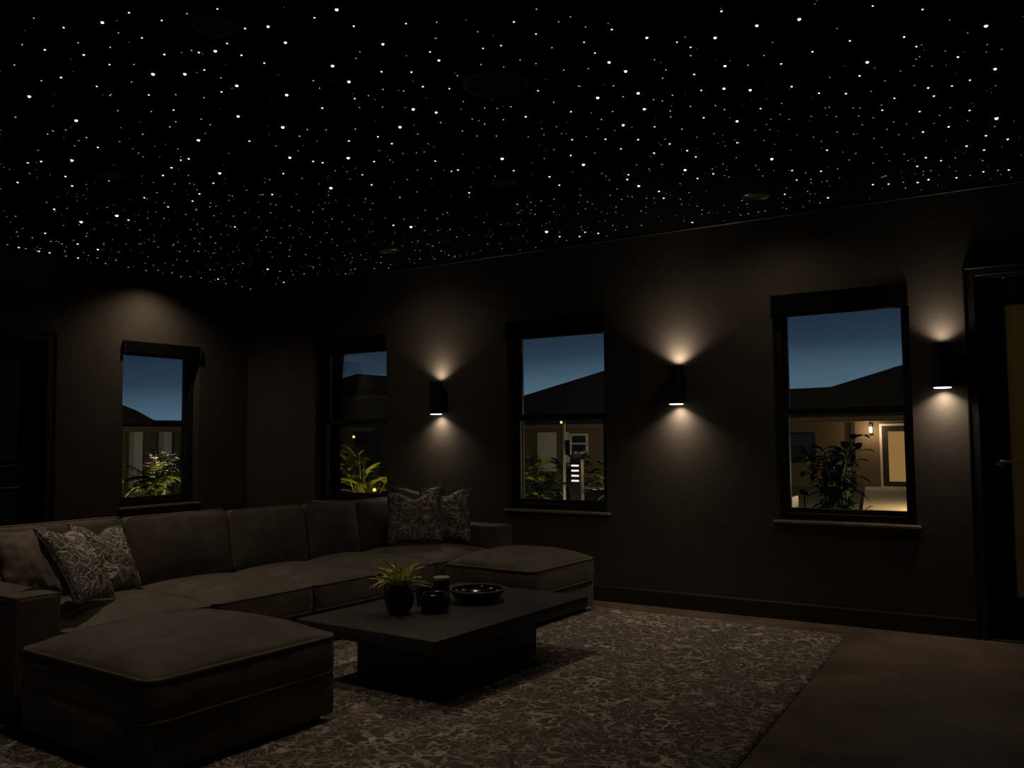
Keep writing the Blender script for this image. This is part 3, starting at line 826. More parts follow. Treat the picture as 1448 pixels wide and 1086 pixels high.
# ------------------------------------------------------------------ two ottomans at the ends of the sofa
def ottoman(label, u0, u1, v0, v1, seed):
    uc, vc = (u0 + u1) / 2, (v0 + v1) / 2
    x, y, _ = fw(uc, vc)
    t = thing('ottoman', label, 'ottoman', (x, y, RZ), FR)
    lx, ly = u1 - u0, v1 - v0
    bm = bm_new(); box(bm, -lx / 2 + 0.008, lx / 2 - 0.012, -ly / 2 + 0.012, ly / 2 - 0.012, 0.025, 0.225, 0.016, 3)
    obj('base', bm, M['sofa'], t, smooth=True)
    cushion('cushion', t, (0, 0, 0.228), (0, 0, 0), lx, ly, 0.170, 0.10, M['sofa'], 0.07, seed, pip=0.0085, wr=0.007)
    for sx in (-1, 1):
        for sy in (-1, 1):
            bm = bm_new(); box(bm, sx * (lx / 2 - 0.09) - 0.03, sx * (lx / 2 - 0.09) + 0.03, sy * (ly / 2 - 0.09) - 0.03, sy * (ly / 2 - 0.09) + 0.03, 0, 0.026, 0.004, 1)
            obj('foot', bm, M['black'], t)
    return t
ottoman('big square velvet ottoman in the foreground, beside the near sofa arm', 0.17, 1.225, -1.90, -0.885, 31)
ottoman('square velvet ottoman at the far end, past the coffee table, before the window wall', 0.115, 0.93, 1.24, 2.13, 37)

# ------------------------------------------------------------------ throw pillows
SZ = 0.405 + 0.052 + RZ
PG = None
SZ += 0.010

pillow('throw_pillow', 'plain taupe velvet pillow behind the near sofa arm, leftmost of all', None, (2.74, -3.875, SZ), 12, 20, 0.39, 0.42, 0.12, M['pillow_plain'], 1, 0.0, 0)
pillow('throw_pillow', 'tilted patterned pillow against the sofa back, second from the near arm', None, (2.90, -3.46, SZ - 0.004), 20, 29, 0.44, 0.44, 0.15, M['pillow_pat'], 2, 0.05, -7)
pillow('throw_pillow', 'sparkling scroll-patterned pillow nearest the camera beside the near sofa arm', None, (3.28, -3.83, SZ + 0.031), 38, 33, 0.46, 0.46, 0.16, M['pillow_pat'], 3, 0.04, -7)
pillow('throw_pillow', 'plain taupe pillow at the far sofa end, standing behind the patterned pair', None, (2.93, -0.62, SZ), -44, 8, 0.46, 0.47, 0.14, M['pillow_plain'], 4, 0.03)
pillow('throw_pillow', 'scroll-patterned pillow at the far sofa end, leaning on the far arm', None, (3.20, -0.62, SZ), -62, 12, 0.46, 0.46, 0.13, M['pillow_pat'], 5, 0.05)
pillow('throw_pillow', 'scroll-patterned pillow in front at the far sofa end, above the plant', None, (3.09, -0.88, SZ + 0.008), -48, 15, 0.46, 0.44, 0.13, M['pillow_pat'], 6, 0.05)

# ------------------------------------------------------------------ coffee table
ct = thing('coffee_table', 'low black rectangular coffee table with a thick overhanging top and block base', 'table', (4.56, -2.37, RZ), FR)
bm = bm_new(); box(bm, -0.515, 0.515, -0.745, 0.745, 0.274, 0.344, 0.004, 2)
obj('table_top', bm, M['table'], ct, smooth=True)
bm = bm_new(); box(bm, -0.29, 0.29, -0.49, 0.49, 0.0, 0.274, 0.005, 2)
obj('pedestal_base', bm, M['table'], ct, smooth=True)
TZ = RZ + 0.344

# vase with succulent-like plant
def strap(bm, base, dirv, length, width, droop, curl=0.0, n=7, fold=0.25):
    """one strap leaf as a bent, slightly folded blade"""
    base = Vector(base); d = Vector(dirv).normalized()
    side = d.cross(Vector((0, 0, 1)))
    if side.length < 1e-3: side = Vector((1, 0, 0))
    side.normalize()
    p = base.copy(); rows = []
    for i in range(n + 1):
        f = i / n
        wv = width * (0.35 + 0.65 * math.sin(PI * min(1.0, 0.18 + f * 0.78)) ) * (1 if f < 0.85 else max(0.08, (1 - f) / 0.15))
        up = side.cross(d).normalized()
        rows.append([bm.verts.new(p - side * wv / 2 + up * fold * wv / 2), bm.verts.new(p), bm.verts.new(p + side * wv / 2 + up * fold * wv / 2)])
        d = (d + Vector((0, 0, -droop / n)) + side * (curl / n)).normalized()
        side = (side - d * side.dot(d)).normalized()
        p = p + d * (length / n)
    for a, b in zip(rows, rows[1:]):
        for k in range(2):
            bm.faces.new((a[k], a[k + 1], b[k + 1], b[k]))

vx, vy = 4.425, -2.685
vase = thing('vase_plant', 'small green plant with curling strap leaves in a round black vase', 'plant', (vx, vy, TZ))
bm = bm_new()
lathe(bm, [(0.0, 0.0), (0.045, 0.0), (0.062, 0.012), (0.082, 0.055), (0.088, 0.085), (0.080, 0.122), (0.060, 0.150), (0.058, 0.158), (0.050, 0.158), (0.050, 0.148), (0.062, 0.10), (0.0, 0.09)], 44)
obj('vase', bm, M['ceramic'], vase, smooth=True)
rp = random.Random(4)
bm = bm_new(); bs = bm_new()
for k in range(96):
    a = rp.uniform(0, 2 * PI)
    el = rp.uniform(0.22, 1.35)
    L0 = rp.uniform(0.09, 0.21) * (1.0 if el < 0.9 else 0.95)
    r0 = rp.uniform(0.0, 0.038)
    d = Vector((math.cos(a) * math.cos(el), math.sin(a) * math.cos(el), math.sin(el)))
    b0 = (r0 * math.cos(a), r0 * math.sin(a), 0.150 + rp.uniform(0, 0.03))
    strap(bm, b0, d, L0, rp.uniform(0.009, 0.017), rp.uniform(-0.8, 0.9), rp.uniform(-2.0, 2.0), 9)
for k in range(14):
    a = rp.uniform(0, 2 * PI); el = rp.uniform(0.7, 1.5)
    d = Vector((math.cos(a) * math.cos(el), math.sin(a) * math.cos(el), math.sin(el)))
    p0 = Vector((0.02 * math.cos(a), 0.02 * math.sin(a), 0.12))
    tube(bs, [p0, p0 + d * 0.08, p0 + d * rp.uniform(0.12, 0.16)], [0.004, 0.0035, 0.002], 6)
obj('foliage', bm, M['leaf_in'], vase, smooth='all')
obj('stems', bs, M['stem'], vase, smooth='all')
sl = obj('soil', (lambda b: (lathe(b, [(0.0, 0.143), (0.05, 0.141)], 24, closed_ends=False), b)[1])(bm_new()), M['ground'], vase)

# open black jars, tall jar, wide bowl
def jar(label, x, y, r, h, name='open_jar'):
    t = thing(name, label, 'jar', (x, y, TZ))
    bm = bm_new()
    lathe(bm, [(0.0, 0.0), (r * 0.66, 0.0), (r * 0.86, h * 0.10), (r, h * 0.42), (r * 0.98, h * 0.72), (r * 0.86, h * 0.97), (r * 0.84, h), (r * 0.78, h), (r * 0.76, h * 0.95), (r * 0.88, h * 0.6), (r * 0.75, h * 0.12), (0.0, h * 0.10)], 44)
    obj('body', bm, M['ceramic'], t, smooth=True)
    bm = bm_new()
    tube(bm, [(r * 0.81 * math.cos(2 * PI * k / 40), r * 0.81 * math.sin(2 * PI * k / 40), h) for k in range(40)], 0.0022, 6, closed=True)
    obj('rim', bm, M['chrome'], t, smooth=True)
    return t
jar('wide glossy black open jar with a thin shiny rim, between vase and bowl', 4.570, -2.535, 0.090, 0.105)
jar('smaller black open jar half hidden behind the wide jar', 4.375, -2.375, 0.062, 0.115)
t = thing('tall_jar', 'tall narrow dark glass jar with a pale rim behind the wide jar', 'jar', (4.490, -2.365, TZ))
bm = bm_new()
lathe(bm, [(0.0, 0.0), (0.044, 0.0), (0.048, 0.006), (0.048, 0.150), (0.044, 0.156), (0.0, 0.156)], 36)
obj('body', bm, M['wax'], t, smooth=True)
bm = bm_new()
lathe(bm, [(0.047, 0.152), (0.049, 0.154), (0.050, 0.168), (0.047, 0.172), (0.0, 0.172)], 36)
obj('lid', bm, M['rimgrey'], t, smooth=True)
t = thing('wide_bowl', 'wide shallow dark glazed bowl on the coffee table, right of the jars', 'bowl', (4.600, -2.145, TZ))
bm = bm_new()
R0 = 0.172
lathe(bm, [(0.0, 0.0), (R0 * 0.52, 0.0), (R0 * 0.60, 0.006), (R0 * 0.88, 0.034), (R0, 0.072), (R0 * 0.995, 0.077), (R0 * 0.955, 0.077), (R0 * 0.93, 0.066), (R0 * 0.80, 0.036), (R0 * 0.5, 0.016), (0.0, 0.012)], 56)
obj('bowl_body', bm, M['bowl'], t, smooth=True)
bm = bm_new()
tube(bm, [(R0 * 0.975 * math.cos(2 * PI * k / 56), R0 * 0.975 * math.sin(2 * PI * k / 56), 0.0775) for k in range(56)], 0.002, 6, closed=True)
obj('rim', bm, M['rimgrey'], t, smooth=True)
bm = bm_new()
tube(bm, [(0.062 * math.cos(2 * PI * k / 36) + 0.01, 0.062 * math.sin(2 * PI * k / 36), 0.030) for k in range(36)], 0.008, 8, closed=True)
tube(bm, [(-0.05, 0.01, 0.032), (0.0, 0.03, 0.040), (0.07, -0.01, 0.034)], 0.007, 8)
rg = thing('bead_ring', 'small pale ring ornament lying inside the wide bowl', 'ornament', (4.600, -2.145, TZ))
obj('ring', bm, M['chrome'], rg, smooth=True)
# ------------------------------------------------------------------ outdoors: garden and neighbouring houses
GZ = -0.30
bm = bm_new(); box(bm, -60, 40, 0.25, 60, GZ - 0.3, GZ)
tag(obj('garden_ground', bm, M['ground']), kind='structure')
bm = bm_new(); box(bm, -60, -0.25, -30, 0.25, GZ - 0.3, GZ)
tag(obj('garden_ground', bm, M['ground']), kind='structure')
bm = bm_new()
poly_prism(bm, [(4.6, 9.5), (8.5, 9.5), (8.5, 21.95), (2.35, 21.95)], 'z', GZ, GZ + 0.03)
o = obj('garden_path', bm, M['path']); tag(o, kind='structure')
bm = bm_new()
poly_prism(bm, [(-3.2, 7.0), (1.2, 7.0), (-2.2, 12.5), (-7.0, 12.5)], 'z', GZ, GZ + 0.025)
o = obj('garden_patio_path', bm, M['path']); tag(o, kind='structure')

def slab_house(name, label, loc, rz, walls, eave, roof, overhang=0.7, depth=6.0):
    """walls: (x0, x1, z1); roof: profile polygon above the eave; the facade is the local y = 0 plane"""
    t = thing(name, label, 'house', loc, rz)
    x0, x1, z1 = walls
    bm = bm_new(); box(bm, x0, x1, 0, depth, 0, z1)
    obj('wall', bm, M['stucco'], t)
    bm = bm_new(); poly_prism(bm, roof, 'y', -overhang + 0.06, depth + 0.4)
    obj('roof', bm, M['roof'], t)
    bm = bm_new(); box(bm, x0 - 0.4, x1 + 0.4, -overhang, -overhang + 0.05, eave, eave + 0.16)
    obj('fascia_board', bm, M['stucco'], t)
    bm = bm_new(); box(bm, x0 - 0.4, x1 + 0.4, -overhang + 0.05, 0.0, eave, eave + 0.03)
    obj('soffit', bm, M['stucco'], t)
    return t

def house_window(t, x0, x1, z0, z1, pane, fr='white'):
    bm = bm_new(); frame_ring(bm, x0, x1, z0, z1, -0.06, -0.001, 0.08, bevel=0)
    box(bm, x0, x1, -0.05, -0.001, (z0 + z1) / 2 - 0.03, (z0 + z1) / 2 + 0.03)
    f = obj('window', bm, M[fr], t)
    bm = bm_new(); box(bm, x0 + 0.05, x1 - 0.05, -0.03, -0.002, z0 + 0.05, z1 - 0.05)
    obj('pane', bm, pane, f)

# house seen through the widest window: facade at y = 22
h1 = slab_house('neighbour_house', 'low house across the path with a lit glazed door and porch lamp', (0, 22, GZ), 0, (-2.0, 10.5, 2.10), 2.02,
                [(-2.6, 2.05), (11.0, 2.05), (11.0, 2.6), (6.3, 4.25), (3.42, 3.63), (3.2, 3.56), (1.55, 3.10), (-2.6, 3.06)])
bm = bm_new(); frame_ring(bm, 2.88, 3.86, 0.0, 1.88, -0.05, -0.001, 0.17, wb=0.20, bevel=0)
f = obj('door', bm, M['door'], h1)
bm = bm_new(); box(bm, 3.04, 3.70, -0.03, -0.004, 0.19, 1.72)
obj('lit_pane', bm, M['litpane'], f)
bm = bm_new(); frame_ring(bm, 2.81, 3.93, 0.0, 1.95, -0.06, -0.001, 0.07, wb=0.05, bevel=0)
obj('door_trim', bm, M['white'], h1)
bm = bm_new(); box(bm, 1.98, 2.10, -0.10, 0.0, 0.0, 2.02)
obj('dark_corner_strip', bm, M['roof'], h1)  # dark strip drawn for the dark corner of a wall recess
house_window(h1, -0.4, 0.9, 0.75, 1.72, M['darkpane'], 'roof')
pl = thing('porch_lamp', 'small lit lamp on the house wall beside the glazed door', 'wall lamp', (2.573, 21.998, 1.50))
bm = bm_new(); box(bm, -0.05, 0.05, -0.10, 0.0, 0.06, 0.16, 0.01, 1); box(bm, -0.045, 0.045, -0.14, -0.04, -0.16, -0.12, 0.01, 1)
obj('bracket', bm, M['black'], pl)
bm = bm_new(); lathe(bm, [(0.0, -0.12), (0.045, -0.12), (0.045, 0.05), (0.0, 0.06)], 16, (0, -0.09, 0))
obj('bulb', bm, M['bulb'], pl, smooth=True)
def point(name, loc, power, col, r=0.05, parent=None):
    l = bpy.data.lights.new(name, 'POINT'); l.energy = power; l.color = col; l.shadow_soft_size = r
    o = bpy.data.objects.new(name, l); COL.objects.link(o); o.location = loc
    if parent: o.parent = parent
    return o
point('porch_bulb', (0, -0.40, -0.05), 22, (1.0, 0.68, 0.38), 0.06, pl)

# house seen through the third window
h2 = slab_house('neighbour_house', 'house with a rising dark roof edge and white-framed window, behind the garden post', (0, 22, GZ), 0, (-15.0, -3.0, 1.98), 1.94,
                [(-15.6, 1.97), (-2.6, 1.97), (-2.6, 3.1), (-4.6, 4.35), (-11.0, 2.88), (-15.6, 1.99)])
house_window(h2, -7.95, -7.20, 1.02, 1.76, M['darkpane'])
for a, b in ((-9.35, -8.55), (-11.9, -10.2)):
    bm = bm_new(); box(bm, a, b, -0.05, -0.001, 0.35, 1.82)
    obj('shutter_panel', bm, M['white'], h2)
bm = bm_new(); box(bm, -8.15, -7.98, -0.07, -0.001, 0.2, 1.82); obj('trim_board', bm, M['white'], h2)
# house seen through the second window
h3 = slab_house('neighbour_house', 'dark gabled house seen through the window nearest the sofa corner', (0, 22, GZ), 0, (-26.0, -15.8, 3.35), 3.30,
                [(-26.6, 3.32), (-15.4, 3.32), (-15.4, 3.72), (-17.93, 4.43), (-26.6, 2.9)])
house_window(h3, -18.9, -17.9, 1.4, 2.5, M['darkpane'], 'roof')
house_window(h3, -20.9, -20.0, 1.5, 2.5, M['darkpane'], 'roof')
# house on the side of the lone window
h4 = slab_house('neighbour_house', 'low house with pale porch posts seen through the lone window', (-16, 12, GZ), PI / 2, (-6.0, 7.0, 1.98), 1.93,
                [(-6.4, 1.96), (7.4, 1.96), (7.4, 2.26), (-2.3, 2.28), (-2.9, 2.56), (-4.5, 3.1), (-6.4, 3.5)])
for a in (-2.75, -1.75, -0.9, 0.1):
    bm = bm_new(); box(bm, a, a + 0.28, -0.35, -0.1, 0, 1.93)
    obj('porch_post', bm, M['white'], h4)

# ---- plants
def blade(bm, base, d, length, width, droop, curl, n=6, pointy=0.75):
    base = Vector(base); d = Vector(d).normalized()
    side = d.cross(Vector((0, 0, 1)))
    if side.length < 1e-3: side = Vector((1, 0, 0))
    side.normalize(); p = base.copy(); rows = []
    for i in range(n + 1):
        f = i / n
        w = width * math.sin(PI * min(0.985, 0.06 + 0.93 * f ** pointy))
        up = side.cross(d).normalized()
        rows.append((bm.verts.new(p - side * w / 2 + up * 0.18 * w), bm.verts.new(p), bm.verts.new(p + side * w / 2 + up * 0.18 * w)))
        d = (d + Vector((0, 0, -droop / n)) + side * (curl / n)).normalized()
        side = (side - d * side.dot(d)).normalized()
        p = p + d * (length / n)
    for a, b in zip(rows, rows[1:]):
        bm.faces.new((a[0], a[1], b[1], b[0])); bm.faces.new((a[1], a[2], b[2], b[1]))
    return p

def leafy(name, label, cat, loc, h, rad, n, ll, lw, seed, mat, stems=5, low=0.15, group=None):
    t = thing(name, label, cat, loc, group=group)
    R = random.Random(seed)
    bm, bs = bm_new(), bm_new()
    tips = []
    for s in range(stems):
        a = 2 * PI * s / stems + R.uniform(-0.4, 0.4)
        k = R.uniform(0.25, 0.85) if s else 0.0
        top = Vector((rad * k * math.cos(a), rad * k * math.sin(a), h * R.uniform(0.72, 0.95)))
        p1 = Vector((top.x * 0.35, top.y * 0.35, h * 0.45))
        tube(bs, [(top.x * 0.06, top.y * 0.06, 0), p1, top], [0.018, 0.013, 0.006], 6)
        tips.append((p1, top))
    for k in range(n):
        p1, top = tips[k % stems]
        f = R.uniform(low, 1.0)
        b = (Vector((0, 0, 0)).lerp(p1, f / 0.45) if f < 0.45 else p1.lerp(top, (f - 0.45) / 0.55))
        a = R.uniform(0, 2 * PI); el = R.uniform(-0.1, 1.0)
        d = Vector((math.cos(a) * math.cos(el), math.sin(a) * math.cos(el), math.sin(el)))
        pet = b + d * rad * R.uniform(0.05, 0.35)
        tube(bs, [b, pet], [0.005, 0.003], 5)
        blade(bm, pet, d, ll * R.uniform(0.7, 1.25), lw * R.uniform(0.7, 1.2), R.uniform(0.3, 1.5), R.uniform(-0.5, 0.5))
    obj('foliage', bm, mat, t, smooth='all')
    obj('stems', bs, M['stem'], t, smooth='all')
    return t

def fern(name, label, cat, loc, h, rad, nfr, seed, mat, leaflet=0.16, lw=0.05, stem_h=0.0, group=None):
    """fronds arching out of one crown, with leaflets along both sides"""
    t = thing(name, label, cat, loc, group=group)
    R = random.Random(seed)
    bm, bs = bm_new(), bm_new()
    if stem_h: tube(bs, [(0, 0, 0), (0.01, 0.0, stem_h * 0.5), (0, 0, stem_h)], [0.022, 0.018, 0.014], 8)
    for k in range(nfr):
        a = 2 * PI * k / nfr + R.uniform(-0.25, 0.25); el = R.uniform(0.45, 1.15)
        d = Vector((math.cos(a) * math.cos(el), math.sin(a) * math.cos(el), math.sin(el)))
        p = Vector((0, 0, stem_h * R.uniform(0.8, 1.0))); pts = [p.copy()]
        Lf = rad * R.uniform(0.85, 1.2) / max(0.35, math.cos(el * 0.7)); nn = 12
        for i in range(nn):
            d = (d + Vector((0, 0, -R.uniform(0.06, 0.13)))).normalized()
            p = p + d * Lf / nn; pts.append(p.copy())
            if i >= 2:
                side = d.cross(Vector((0, 0, 1))).normalized()
                ff = math.sin(PI * min(1, (i + 1) / nn * 0.85 + 0.12))
                for s in (1, -1):
                    blade(bm, p, side * s * 0.9 + d * 0.5 + Vector((0, 0, 0.05)), leaflet * (0.45 + 0.75 * ff), lw * (0.6 + 0.5 * ff), 0.6, 0.0, 4)
        blade(bm, p, d, leaflet, lw, 0.5, 0, 4)
        tube(bs, pts, [0.008 * (1 - 0.8 * i / nn) + 0.001 for i in range(nn + 1)], 5)
    obj('foliage', bm, mat, t, smooth='all')
    obj('stems', bs, M['stem'], t, smooth='all')
    return t

def spike(label, loc, aim, power, col=(1.0, 0.78, 0.30), ang=95, h=0.2):
    """garden spike spotlight with its own lamp"""
    t = thing('garden_spike_light', label, 'garden light', loc)
    aim = Vector(aim) - Vector(loc) - Vector((0, 0, h))
    q = aim.to_track_quat('-Z', 'Y')
    bm = bm_new(); tube(bm, [(0, 0, -0.002), (0, 0, h - 0.04)], 0.010, 8)
    obj('spike', bm, M['black'], t)
    bm = bm_new(); lathe(bm, [(0.0, 0.05), (0.025, 0.05), (0.035, -0.05), (0.031, -0.05), (0.028, -0.03), (0, -0.03)], 20)
    bmesh.ops.transform(bm, matrix=Matrix.Translation((0, 0, h)) @ q.to_matrix().to_4x4(), verts=bm.verts[:])
    hd = obj('lamp_head', bm, M['black'], t, smooth=True)
    bm = bm_new(); lathe(bm, [(0.0, -0.049), (0.030, -0.047)], 20, closed_ends=False)
    bmesh.ops.transform(bm, matrix=Matrix.Translation((0, 0, h)) @ q.to_matrix().to_4x4(), verts=bm.verts[:])
    obj('lens', bm, M['spot'], hd)
    l = bpy.data.lights.new('spike_lamp', 'SPOT'); l.energy = power; l.color = col; l.spot_size = math.radians(ang); l.spot_blend = 0.8; l.shadow_soft_size = 0.03
    o = bpy.data.objects.new('spike_lamp', l); COL.objects.link(o); o.parent = t
    o.rotation_mode = 'QUATERNION'; o.rotation_quaternion = q
    o.location = Vector((0, 0, h)) + aim.normalized() * 0.06
    return t

# seen through the lone window
fern('garden_fern', 'tall bright fronded plant on a single stem, centred in the lone window', 'plant', (-2.0, 0.28, GZ), 1.4, 0.36, 13, 3, M['leaf_a'], 0.15, 0.048, 1.22)
leafy('garden_shrub', 'dark low shrub behind the fronded plant in the lone window', 'shrub', (-3.5, 1.35, GZ), 1.32, 0.50, 120, 0.18, 0.08, 5, M['leaf_a'], 6)
leafy('garden_shrub', 'leafy shrub at the left edge of the lone window', 'shrub', (-3.0, 0.15, GZ), 1.38, 0.42, 100, 0.16, 0.07, 6, M['leaf_a'], 6)
leafy('flowering_shrub', 'pale blossoming shrub gleaming in the lone window', 'shrub', (-6.5, 3.62, GZ), 1.66, 0.42, 130, 0.13, 0.09, 7, M['leaf_w'], 6, 0.6)
spike('spike light under the fronded plant of the lone window', (-1.35, -0.30, GZ), (-2.1, 0.35, 0.95), 65, (1.0, 0.80, 0.32), 95, 0.6)
spike('spike light under the pale blossoming shrub', (-5.6, 2.5, GZ), (-6.6, 3.6, 1.2), 130, (1.0, 0.85, 0.6), 80)
spike('spike light in the bed before the porch posts', (-11.0, 5.6, GZ), (-16.0, 10.0, 1.0), 110, (1.0, 0.84, 0.55), 110)
# seen through the second window
leafy('garden_shrub', 'broad-leaved yellow-lit shrub in the window nearest the sofa corner', 'shrub', (-0.62, 2.6, GZ), 1.62, 0.55, 110, 0.28, 0.14, 8, M['leaf_a'], 7)
leafy('garden_shrub', 'lower broad-leaved shrub at the left of the window nearest the sofa corner', 'shrub', (-1.75, 2.75, GZ), 1.38, 0.45, 80, 0.26, 0.14, 9, M['leaf_a'], 6)
leafy('garden_shrub', 'dark shrub at the right of the window nearest the sofa corner', 'shrub', (-0.95, 4.2, GZ), 1.55, 0.55, 110, 0.20, 0.09, 10, M['leaf_b'], 5)
spike('spike light at the right foot of the broad-leaved shrub', (0.05, 2.25, GZ), (-0.65, 2.65, 1.05), 12, (1.0, 0.74, 0.20), 100, 0.92)
spike('spike light at the left foot of the broad-leaved shrub', (-0.62, 1.95, GZ), (-1.2, 2.8, 0.95), 14, (1.0, 0.74, 0.20), 100, 0.90)
# seen through the third window
fern('garden_fern', 'green fern with long leaflets at the left of the window between two sconces', 'plant', (2.42, 2.1, GZ), 1.2, 0.34, 10, 12, M['leaf_a'], 0.17, 0.05, 1.08)
leafy('garden_shrub', 'round-leaved shrub left of the cream post', 'shrub', (1.05, 4.6, GZ), 1.60, 0.55, 120, 0.20, 0.13, 13, M['leaf_a'], 6)
leafy('garden_shrub', 'shrub right of the cream post, before the white-framed house window', 'shrub', (-0.3, 8.2, GZ), 1.45, 0.6, 110, 0.22, 0.12, 14, M['leaf_b'], 6)
leafy('garden_shrub', 'low grassy shrub in the dark planter right of the slotted light', 'shrub', (1.30, 6.6, GZ + 0.512), 0.62, 0.36, 80, 0.22, 0.05, 15, M['leaf_a'], 6)
spike('spike light at the foot of the fern', (2.72, 1.35, GZ), (2.38, 2.15, 0.95), 18, (1.0, 0.86, 0.40), 95, 0.7)
spike('spike light added to brighten the cream post', (1.62, 3.72, GZ), (1.81, 4.0, 0.85), 8, (1.0, 0.88, 0.58), 100, 0.35)  # extra lamp added so the post shows bright
spike('spike light aimed at the round-leaved shrub', (1.35, 3.7, GZ), (1.05, 4.7, 0.9), 16, (1.0, 0.80, 0.42), 100, 0.35)
spike('spike light at the foot of the long planter', (1.2, 5.7, GZ), (1.0, 7.0, 0.3), 9, (1.0, 0.82, 0.45), 130, 0.8)
spike('spike light added to light the wall around the white-framed house window', (-4.6, 17.5, GZ), (-8.2, 22.0, 1.0), 120, (1.0, 0.80, 0.48), 120)  # added for the lit facade, which has no visible lamp
t = thing('garden_post', 'thin cream post standing lit in the garden outside the window between two sconces', 'post', (1.81, 4.0, GZ))
bm = bm_new(); box(bm, -0.016, 0.016, -0.016, 0.016, 0, 1.86, 0.003, 1); obj('shaft', bm, M['polelit'], t)
bm = bm_new(); box(bm, -0.02, 0.075, 0.02, 0.08, 1.42, 1.62, 0.006, 1); obj('meter_box', bm, M['black'], t)
bm = bm_new(); lathe(bm, [(0.0, 0.0), (0.022, 0.0), (0.022, 0.02), (0.0, 0.03)], 14, (0, 0, 1.86)); obj('cap', bm, M['black'], t)
t = thing('slotted_bollard_light', 'black bollard light with four white glowing slots beside the cream post', 'garden light', (1.970, 4.06, GZ))
bm = bm_new(); box(bm, -0.085, 0.085, -0.05, 0.05, 0, 1.36, 0.008, 2); obj('housing', bm, M['black'], t)
for k in range(4):
    z = 1.270 - k * 0.069
    bm = bm_new(); box(bm, -0.058, 0.058, -0.056, -0.049, z - 0.012, z + 0.012, 0.002, 1); obj('light_slot', bm, M['slot'], t)
t = thing('garden_planter', 'long dark planter box in the garden right of the slotted light', 'planter', (1.5, 6.6, GZ))
bm = bm_new(); box(bm, -0.85, 0.85, -0.28, 0.28, 0, 0.50, 0.01, 1); obj('box', bm, M['frame'], t)
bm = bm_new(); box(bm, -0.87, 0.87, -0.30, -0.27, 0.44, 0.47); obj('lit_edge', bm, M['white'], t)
# seen through the widest window
leafy('garden_shrub', 'tall dark broad-leaved shrub in the middle of the widest window', 'shrub', (4.45, 8.2, GZ), 1.75, 0.62, 150, 0.26, 0.13, 16, M['leaf_b'], 7)
leafy('garden_shrub', 'rounded dark shrub beside the path, before the lit house wall', 'shrub', (4.05, 10.9, GZ), 1.15, 0.62, 170, 0.18, 0.08, 17, M['leaf_b'], 7)
leafy('garden_shrub', 'dim shrub at the left of the widest window', 'shrub', (3.2, 7.4, GZ), 1.25, 0.5, 110, 0.22, 0.09, 18, M['leaf_b'], 6)
fern('garden_fern', 'low fern edging the path in the widest window', 'plant', (5.05, 6.7, GZ), 0.6, 0.34, 13, 19, M['leaf_a'], 0.11, 0.035, 0.32)
t = thing('garden_planter', 'dark square planter at the lower left of the widest window', 'planter', (4.15, 5.7, GZ))
bm = bm_new(); box(bm, -0.32, 0.32, -0.28, 0.28, 0, 0.82, 0.012, 1); obj('box', bm, M['frame'], t)
bm = bm_new(); box(bm, -0.29, 0.29, -0.25, 0.25, 0.815, 0.825); obj('soil', bm, M['ground'], t)
leafy('potted_shrub', 'small pale-leaved shrub growing in the dark square planter', 'shrub', (4.15, 5.7, GZ + 0.832), 0.38, 0.25, 45, 0.14, 0.05, 20, M['leaf_a'], 5, 0.3)
spike('spike light beside the path edging the low fern', (5.45, 6.1, GZ), (4.9, 7.0, 0.3), 4, (1.0, 0.80, 0.42), 100, 0.2)
spike('spike light behind the dark square planter', (4.75, 5.2, GZ), (4.15, 5.75, 0.75), 0.9, (1.0, 0.84, 0.5), 90, 0.9)
t = thing('added_path_lantern', 'unseen lantern added beside the garden path to light it', 'garden light', (6.1, 14.0, GZ))  # added out of view to brighten the path
bm = bm_new(); tube(bm, [(0, 0, 0), (0, 0, 0.75)], 0.03, 10); lathe(bm, [(0.0, 0.98), (0.12, 0.94), (0.02, 1.0), (0.0, 1.02)], 16); obj('post', bm, M['black'], t)
bm = bm_new(); lathe(bm, [(0.0, 0.75), (0.07, 0.75), (0.07, 0.93), (0.0, 0.93)], 16); obj('lamp', bm, M['bulb'], t)
point('added_lantern_bulb', (0, -0.22, 0.85), 460, (1.0, 0.72, 0.36), 0.08, t)
t = thing('added_wall_lamp', 'unseen small lamp added on the outer wall to light the frosted door glass', 'wall lamp', (8.75, TH + 0.001, 1.95))  # invented fixture, there to light the frosted pane from outside
bm = bm_new(); box(bm, -0.05, 0.05, 0.0, 0.05, -0.1, 0.1, 0.008, 1); obj('bracket', bm, M['black'], t)
bm = bm_new(); lathe(bm, [(0.0, -0.1), (0.045, -0.1), (0.045, 0.1), (0.0, 0.1)], 16, (0, 0.1, 0)); obj('bulb', bm, M['bulb'], t)
point('added_wall_bulb', (0, 0.22, 0.0), 6, (1.0, 0.76, 0.46), 0.05, t)

def stake_lamp(label, x, y, z, r=0.022):
    t = thing('stake_lamp', label, 'garden light', (x, y, GZ))
    bm = bm_new(); tube(bm, [(0, 0, 0), (0, 0, z - GZ - r * 0.8)], 0.007, 8); obj('stake', bm, M['black'], t)
    bm = bm_new(); bmesh.ops.create_uvsphere(bm, u_segments=14, v_segments=8, radius=r, matrix=Matrix.Translation((0, 0, z - GZ)))
    obj('globe', bm, M['spot'], t, smooth='all')
stake_lamp('tiny glowing yellow globe low at the left of the window nearest the sofa corner', -0.415, 1.85, 0.66)
stake_lamp('tiny glowing yellow globe low at the right of the window nearest the sofa corner', 0.235, 1.85, 0.72)
stake_lamp('tiny glowing globe on a tall stake above the yellow-lit shrub', -1.55, 3.4, 1.40, 0.020)
stake_lamp('tiny glowing globe on a tall stake left of the cream post', 1.60, 4.3, 1.575, 0.018)

